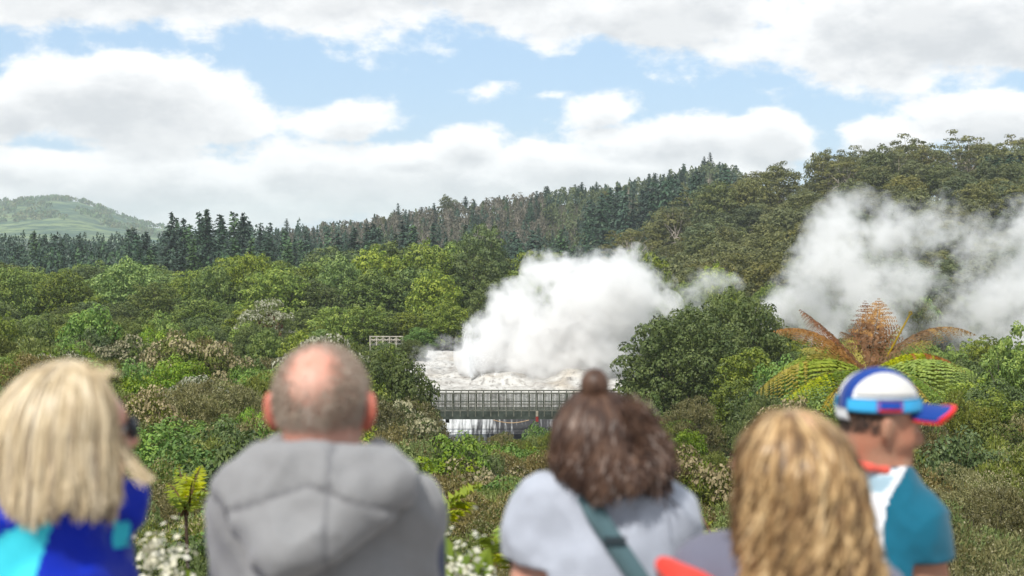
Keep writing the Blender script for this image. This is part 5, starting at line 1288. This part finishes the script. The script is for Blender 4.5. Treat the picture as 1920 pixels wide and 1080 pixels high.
# ---------------- woman with the hair bun
def bun_woman():
    s = Person(1125, 2.9, 'woman in pale grey T-shirt with curly dark brown hair, small bun and teal strap')
    L = s.L; hc = L(1118, 836); H = hrot(.05, .0)
    shz = L(0, 968)[2]
    s.limbs((L(1014, 0)[0], 0, shz), (L(1242, 0)[0], 0.01, shz), (L(992, 0)[0], -.01, 1.10), (L(1262, 0)[0], .05, 1.10), (L(985, 0)[0], .16, .98), (L(1265, 0)[0], .27, 1.04))
    nb = L(1122, 925, -.01)
    s.body(hc, H, nb, [M_skin_fair], (.96, .97, .98), 1., (.052, .046))
    M_tee = mat_cloth('pale_grey_cotton', (.37, .40, .47), .07, 70., .2); M_strap = mat_cloth('teal_webbing', (.075, .135, .155), .15, 90.)
    P = s.torso(.020, (.150, .110), (.150, .118)) + s.shoulders(L(1122, 918, -.01), .014, .056, .055)
    for q in 'LR': P.append((sd_cap(s.J['sh'+q], s.J['sh'+q] + (s.J['el'+q] - s.J['sh'+q]) * .62, .066, .070), .04))
    zl, zr = L(0, 1044)[2], L(0, 1040)[2]
    def post(X, F):
        f = F + folds(X, .012, 31) + .004 * np.sin(X[..., 0] * 30 + X[..., 2] * 42) * smooth(.05, .16, np.abs(X[..., 0]))
        cutL = np.where(np.abs(X[..., 0]) > .108, (np.where(X[..., 0] < 0, zl + (X[..., 0] + .19) * -.12, zr + (X[..., 0] - .19) * .10) - X[..., 2]), .9 - X[..., 2])
        return np.maximum(np.maximum(f, cutL), X[..., 2] - L(0, 884)[2])
    V, Q = implicit(P, (-.36, -.26, .86), (.36, .3, 1.52), .008, post)
    link('t_shirt', skin_mesh('t_shirt', V, Q, [M_tee], None, 1), s.o)
    # strap over the left shoulder, across the back to the right hip
    st = [L(1080, 890, .03), L(1086, 898, -.075), L(1110, 940, -.126), L(1150, 1000, -.142), L(1185, 1050, -.150), L(1225, 1110, -.148), L(1290, 1210, -.125), L(1330, 1290, -.06), L(1330, 1330, .06)]
    st = np.array(st); tt = np.linspace(0, len(st) - 1, 60); C = np.stack([np.interp(tt, range(len(st)), st[:, k]) for k in range(3)], 1)
    for _ in range(6): C[1:-1] = (C[:-2] + 2 * C[1:-1] + C[2:]) / 4
    T = unit(np.gradient(C, axis=0)); N = np.tile([0, -1., .15], (60, 1)); S = unit(np.cross(T, N)) * .0195
    V = np.concatenate([C - S, C + S, C + S + [0, -.004, 0], C - S + [0, -.004, 0]]); q = []
    for k in range(59):
        for e in range(4): a, b = e*60 + k, ((e + 1) % 4)*60 + k; q.append((a, a + 1, b + 1, b))
    mb = MB(); mb.add(V, q); mb.build('bag_strap', M_strap, s.o, True)
    p = L(1143, 985, -.146); mb = MB(); mb.box(p - [.022, .004, .007], p + [.022, .006, .007]); bk = mb.build('strap_slider', mat_simple('dark_slider', (.03, .045, .055), .4, .4, .1, 30), s.o)
    M_br = mat_hair('dark_brown_curls', [(.020,.011,.008),(.050,.026,.018),(.10,.055,.036),(.17,.10,.066)], .45, 40.)
    long_hair('hair', s.o, M_br, hc + np.array([.002, -.004, .006]), H, (.074, .098, .097), 6500, L(0, 884)[2], 2.2, .018, .011, (.011, .070), 22, .95, (.030, -.01, .0), .004, (0, 0), .030, 1.65, .0)
    M_br2 = mat_hair('curl_gap_shade', [(.012,.007,.005),(.03,.016,.011),(.05,.028,.02)], .5, 40.)  # inner layer coloured darker to paint the shade between the curls
    long_hair('under_hair', s.o, M_br2, hc + np.array([.002, -.002, .004]), H, (.074, .094, .094), 2600, L(0, 880)[2], 2.2, .015, .012, (.006, .06), 40, .1, (.022, -.01, 0), .0045, (0, 0), .012, 1.65)
    # the windblown right side
    n = 1500; t = np.linspace(0, 1, 16)[None]
    p0 = L(1172, 800, -.05) + rng.normal(size=(n, 3)) * [.018, .03, .026]; p1 = np.stack([L(1232, 0)[0] + rng.normal(size=n) * .016, -.05 + rng.normal(size=n) * .03, L(0, 868)[2] + rng.normal(size=n) * .026], 1)
    m_ = (p0 + p1) / 2 + np.array([.015, 0, .022]) + rng.normal(size=(n, 3)) * .008
    Pt = (1-t)[..., None]**2 * p0[:, None] + (2*t*(1-t))[..., None] * m_[:, None] + (t**2)[..., None] * p1[:, None]
    ph = rng.integers(0, 22, n)[:, None] * 1.7; Pt[..., 2] += .006 * np.sin(t * 13 + ph) * t; Pt[..., 0] += .006 * np.cos(t * 11 + ph) * t
    wisps(Pt, .003, 'blown_curls', M_br, s.o)
    # bun
    bc = L(1114, 720, -.02); n = 900; d = sphere_pts(n); ax = unit(np.cross(d, rng.normal(size=(n, 3)))); t = np.linspace(-.9, .9, 9)[None, :, None]
    Pt = bc + (d[:, None] * np.cos(t) + ax[:, None] * np.sin(t)) * np.array([.0255, .0255, .029]) * rng.uniform(.72, 1.18, (n, 1, 1))
    link('hair_bun', ribbons('hair_bun', Pt, np.full((n, 9), .0045), unit(Pt - bc), [M_br]), s.o)
    s.trousers(M_jeans)
bun_woman()

# ---------------- girl with long blond curls
def curly_blond():
    s = Person(1500, 2.3, 'person with very long wavy golden blond hair and a slate jacket with red trim')
    L = s.L; hc = L(1478, 886); H = hrot(-.55, .03)
    shz = L(0, 1108)[2]
    s.limbs((L(1362, 0)[0], .05, shz), (L(1622, 0)[0], -.0, shz - .03), (L(1335, 0)[0], .06, .98), (L(1650, 0)[0], .02, .98), (L(1330, 0)[0], .27, .95), (L(1650, 0)[0], .22, .94))
    nb = L(1490, 1025, -.01)
    s.body(hc, H, nb, [M_skin_fair], (.98, .98, 1.0), 1., (.046, .04))
    M_slate = mat_cloth('slate_jacket', (.125, .128, .175), .15, 40., .2); M_red = mat_cloth('red_trim', (.62, .045, .03), .12, 40., .2)
    P = s.torso(.024, (.140, .11), (.14, .115)) + s.shoulders(L(1475, 1050, -.01), .012, .052, .046)
    for q in 'LR': P.append(s.arm(q, .02, (.056, .05)))
    for q in 'LR': P.append((sd_cap(s.J['el'+q], s.J['wr'+q], .06, .042), .03))
    V, Q = implicit(P, (-.36, -.3, .78), (.36, .42, 1.5), .009, lambda X, F: np.maximum(np.maximum(F + folds(X, .012, 41), .82 - X[..., 2]), X[..., 2] - L(0, 1005)[2]))
    link('jacket', skin_mesh('jacket', V, Q, [M_slate]), s.o)
    # red yoke running over the left shoulder, and the small coral collar
    P = [(sd_cap(L(1246, 1066, .03), L(1330, 1112, -.055), .009, .030), 0), (sd_cap(L(1300, 1100, -.03), L(1360, 1145, -.09), .024, .03), .03), (sd_cap(L(1262, 1078, .06), L(1310, 1118, .0), .012, .036), .03)]
    V, Q = implicit(P, (-.30, -.2, 1.2), (.0, .16, 1.42), .007, lambda X, F: F + folds(X, .008, 43)); link('red_yoke', skin_mesh('red_yoke', V, Q, [M_red]), s.o)
    V, Q = implicit([(sd_cap(L(1372, 1035, .02), L(1412, 1018, -.05), .016, .018), 0)], L(1340, 1070, -.1), L(1440, 990, .06), .006); link('collar', skin_mesh('collar', V, Q, [mat_cloth('coral_collar', (.60, .18, .17))]), s.o)
    M_gold = mat_hair('golden_blond_curls', [(.085,.045,.020),(.26,.15,.065),(.52,.35,.17),(.74,.57,.35)], .4, 30.)
    long_hair('hair', s.o, M_gold, hc + np.array([.006, -.006, .000]), hrot(-.2), (.077, .098, .092), 4600, 1.17, 2.0, .03, .030, (.0175, .095), 15, .95, (.050, .0, 0), .0034, (0, .01), .024, 1.72, .0, 30)
    M_g3 = mat_hair('gap_shade_brown', [(.05,.026,.011),(.12,.068,.030),(.24,.145,.068)], .4, 30.)  # locks coloured darker to stand in for shaded gaps in the blond hair
    long_hair('gap_shade_locks', s.o, M_g3, hc + np.array([.006, -.006, .000]), hrot(-.2), (.0765, .0975, .0915), 2600, 1.171, 2.0, .03, .030, (.0165, .1), 11, 1.15, (.050, .0, 0), .0034, (0, .01), .024, 1.72, .0, 30)
    M_g2 = mat_hair('blond_gap_shade', [(.035,.018,.008),(.075,.04,.018),(.13,.075,.034)], .5, 30.)  # inner layer darkened in colour: painted shade behind the blond locks
    long_hair('under_hair', s.o, M_g2, hc + np.array([.006, -.004, -.002]), hrot(-.2), (.073, .092, .090), 3200, 1.18, 2.0, .02, .022, (.010, .09), 30, .1, (.045, 0, 0), .0045, (0, .01), .012, 1.72, .0, 26)
    s.trousers(M_jeans)
curly_blond()

# ---------------- man in the cap
def cap_man():
    s = Person(1665, 3.4, 'man in a blue and white peaked cap and teal shirt looking to the right')
    L = s.L; hc = L(1652, 787); H = hrot(1.42, .14)
    shz = L(0, 965)[2]
    s.limbs((L(1585, 0)[0], .12, shz), (L(1716, 0)[0], -.06, shz - .01), (L(1570, 0)[0], .16, 1.06), (L(1746, 0)[0], -.06, 1.05), (L(1640, 0)[0], .30, .98), (L(1790, 0)[0], .14, .96))
    nb = L(1634, 890, .01)
    def pick(C): return (C[:, 2] < hc[2] - 9).astype(int)
    s.body(hc, H, nb, [M_skin_tan], (.93, .90, .97), 1.0, (.054, .046), None, .058)
    M_teal = mat_cloth('teal_shirt', (.006, .105, .170), .12, 60., .15); M_white = mat_cloth('white_binding', (.68, .70, .74)); M_pale = mat_cloth('pale_blue_mesh', (.33, .47, .56)); M_coral = mat_cloth('coral_collar_cloth', (.62, .10, .07))
    P = s.torso(.020, (.160, .112), (.155, .115)) + s.shoulders(L(1634, 895, .01), .016, .058, .060)
    for q in 'LR': P.append((sd_cap(s.J['sh'+q], s.J['sh'+q] + (s.J['el'+q] - s.J['sh'+q]) * .80, .066, .062), .035))
    zh = L(0, 1036)[2]; xr = s.J['shR'][0]
    def post(X, F):
        f = F + folds(X, .010, 53)
        arm = (X[..., 0] > xr - .028) & (X[..., 1] < .06)
        return np.maximum(np.maximum(f, np.where(arm, zh - X[..., 2], .9 - X[..., 2])), X[..., 2] - L(0, 868)[2])
    V, Q = implicit(P, (-.34, -.28, .86), (.34, .36, 1.5), .008, post)
    p_in, p_out = L(1686, 905), L(1658, 985)
    # vest with white binding: panel pattern by where the cloth lies
    def pick2(C):
        px = 960 + (C[:, 0] + s.x) / (s.y + C[:, 1]) * FPX; z = C[:, 2]; py = 440 + (CAMZ - z) / (s.y + C[:, 1]) * FPX
        edge = np.interp(py, [860, 880, 900, 920, 960, 1000, 1040, 1080], [1706, 1702, 1694, 1680, 1664, 1660, 1664, 1672]); d = px - edge
        r = np.zeros(len(C), int); back = C[:, 1] < .05
        r[(d < 0) & back] = 2; r[(d < 0) & (d > -15) & back] = 1
        r[(d < -15) & (py < 893) & (py > 882) & back] = 1; r[(d < -15) & (py <= 882) & (py > 872) & back] = 0
        r[(d < -15) & (py > 925) & back] = 1
        return r
    link('shirt', skin_mesh('shirt', V, Q, [M_teal, M_white, M_pale], pick2, 1), s.o)
    ring = [L(1582, 846, -.02), L(1590, 856, -.06), L(1615, 866, -.085), L(1645, 872, -.075), L(1668, 878, -.04), L(1690, 884, .02)]
    V, Q = implicit([(sd_cap(a, b, .0095, .0095), .01) for a, b in zip(ring[:-1], ring[1:])], np.min(ring, 0) - .04, np.max(ring, 0) + .04, .005); link('collar', skin_mesh('collar', V, Q, [M_coral]), s.o)
    V, Q = implicit([(sd_cap(L(1690, 872, .02), L(1716, 893, .03), .012, .010), 0)], L(1670, 915, -.02), L(1740, 850, .08), .005); link('collar_tip', skin_mesh('collar_tip', V, Q, [M_pale]), s.o)
    # short dark hair under the cap
    M_dk = mat_hair('short_dark_hair', [(.012,.009,.008),(.03,.022,.018),(.05,.04,.032)], .6, 25.)
    n = 9000; d = sphere_pts(n); d = d[(d[:, 1] < -.15) & (d[:, 2] > -.45) & (d[:, 2] < .3)]; n = len(d); rad = np.array([.0735, .0885, .0885]); cc = hc + H @ np.array([0, -.011, .012])
    P0 = cc + (d * rad) @ H.T; up = unit((d / rad) @ H.T); tan = unit(np.array([0, 0, -1.]) + rng.normal(size=(n, 3)) * .3)
    Pts = np.stack([P0 - up * .002, P0 + up * .003 + tan * .004, P0 + up * .003 + tan * .011], 1)
    link('hair', ribbons('hair', Pts, np.tile([.002, .0016, .0006], (n, 1)), np.repeat(up[:, None] + rng.normal(size=(n, 1, 3)) * .5, 3, 1), [M_dk]), s.o)
    mew = mat_simple('eye_white', (.7, .68, .66), .2, .5, .05, 50); mbr = mat_simple('dark_brow', (.015, .011, .009), .8, .2, .2, 50)
    for sg in (-1, 1):
        e = hc + H @ np.array([sg*.029, .071, -.012]); V, Q = implicit([(sd_ell(e, (.0115, .0115, .0115)), 0)], e - .018, e + .018, .003); link('eye', skin_mesh('eye', V, Q, [mew]), s.o)
        mb = MB(); mb.tube([hc + H @ np.array([sg*a_ * .93, b_ * .90, c_]) for a_, b_, c_ in ((.012, .094, .010), (.03, .092, .017), (.05, .078, .012))], [.003, .0045, .002], 6); mb.build('eyebrow', mbr, s.o, True)
    # cap
    cap = empty('cap', (0, 0, 0)); cap.parent = s.o
    Hc = hrot(1.42, .01); C = hc + np.array([-.006, 0, .034]); Rr = np.array([.079, .094, .090])
    nav = mat_cloth('navy_cap_cloth', (.008, .045, .25), .12, 60., .1); wh = mat_cloth('white_cap_mesh', (.58, .58, .57), .08, 120., .1); lb = mat_cloth('sky_blue_band', (.045, .38, .72), .1, 60., .1)
    red = mat_cloth('red_brim_edge', (.75, .025, .03), .1, 60., .1); pur = mat_cloth('violet_badge_edge', (.22, .12, .38)); dbl = mat_cloth('blue_badge', (.01, .07, .42))
    wt = mat_cloth('white_strap', (.75, .77, .80)); edge = mat_cloth('white_piping', (.78, .80, .82))
    PI = math.pi
    patch('crown_panel', C, Hc, Rr, (-PI, PI), (-.06, PI / 2 - .001), .0, .003, [nav], cap, (64, 22))
    for sg in (1, -1):    # the two sides: white mesh above a sky blue band with a stitched badge
        mid = PI / 2 * sg * 1.06; w = .98
        def top(a): u = min(1., abs(a - mid) / w); return max(.24, .24 + .80 * math.sqrt(max(0., 1 - u ** 2.2)))
        patch('side_panel', C, Hc, Rr, (mid - w * .97, mid + w * .97), None, .004, .003, [edge], cap, (36, 10), lambda a: (.22, top(a) + .001))
        def top2(a): u = min(1., abs(a - mid) / (w * .88)); return .33 + max(0., .62 * math.sqrt(max(0., 1 - u ** 2.2)))
        patch('mesh_panel', C, Hc, Rr, (mid - w * .86, mid + w * .86), None, .008, .003, [wh], cap, (36, 10), lambda a: (.32, top2(a) + .002))
        patch('band', C, Hc, Rr, (mid - w * 1.12, mid + w * 1.08), (-.08, .24), .008, .003, [lb], cap, (36, 6))
        patch('badge', C, Hc, Rr, (mid - .30, mid + .30), (-.06, .22), .012, .003, [pur], cap, (10, 5))
        patch('badge_field', C, Hc, Rr, (mid - .22, mid + .22), (.035, .17), .016, .002, [dbl], cap, (10, 5))
        patch('badge_edge', C, Hc, Rr, (mid - .24, mid + .24), (-.04, .012), .016, .002, [red], cap, (10, 3))
    # brim: a curved peak with a red edge
    V = []; nu, nv = 25, 9
    def brim(u, v, dz):   # u -1..1 across, v 0..1 outward
        a = u * 1.0; base = np.array([.079 * math.sin(a), .095 * math.cos(a) * 1.0, 0])
        outp = np.array([.076 * math.sin(a * 1.05), .088 + .102 * math.cos(a * 1.25) ** .8 if math.cos(a * 1.25) > 0 else .088, 0])
        p = base * (1 - v) + outp * v; p[2] = .004 - .026 * u * u - .020 * v + .010 * v * v + dz; return C + Hc @ p
    for (name, v0, v1, m, dz) in (('brim', 0., .90, nav, 0.), ('brim_edge', .90, 1.03, red, .002), ('brim_underside', 0.05, .98, red, -.006)):
        vv = [brim(u, v, dz + t) for t in (0, .004) for u in np.linspace(-1, 1, nu) for v in np.linspace(v0, v1, nv)]; N = nu * nv; f = []
        for i in range(nu - 1):
            for j in range(nv - 1): a, b = i*nv + j, (i+1)*nv + j; f += [(a + N, b + N, b + N + 1, a + N + 1), (a + 1, b + 1, b, a)]
            for j in (0, nv - 1): a, b = i*nv + j, (i+1)*nv + j; f.append((a, b, b + N, a + N))
        mb = MB(); mb.add(np.array(vv), f); mb.build(name, m, cap, True)
    patch('back_strap', C, Hc, Rr, (PI - .42, PI + .42), (-.30, -.02), .006, .004, [wt], cap, (14, 5))
    s.trousers(M_stone)
cap_man()
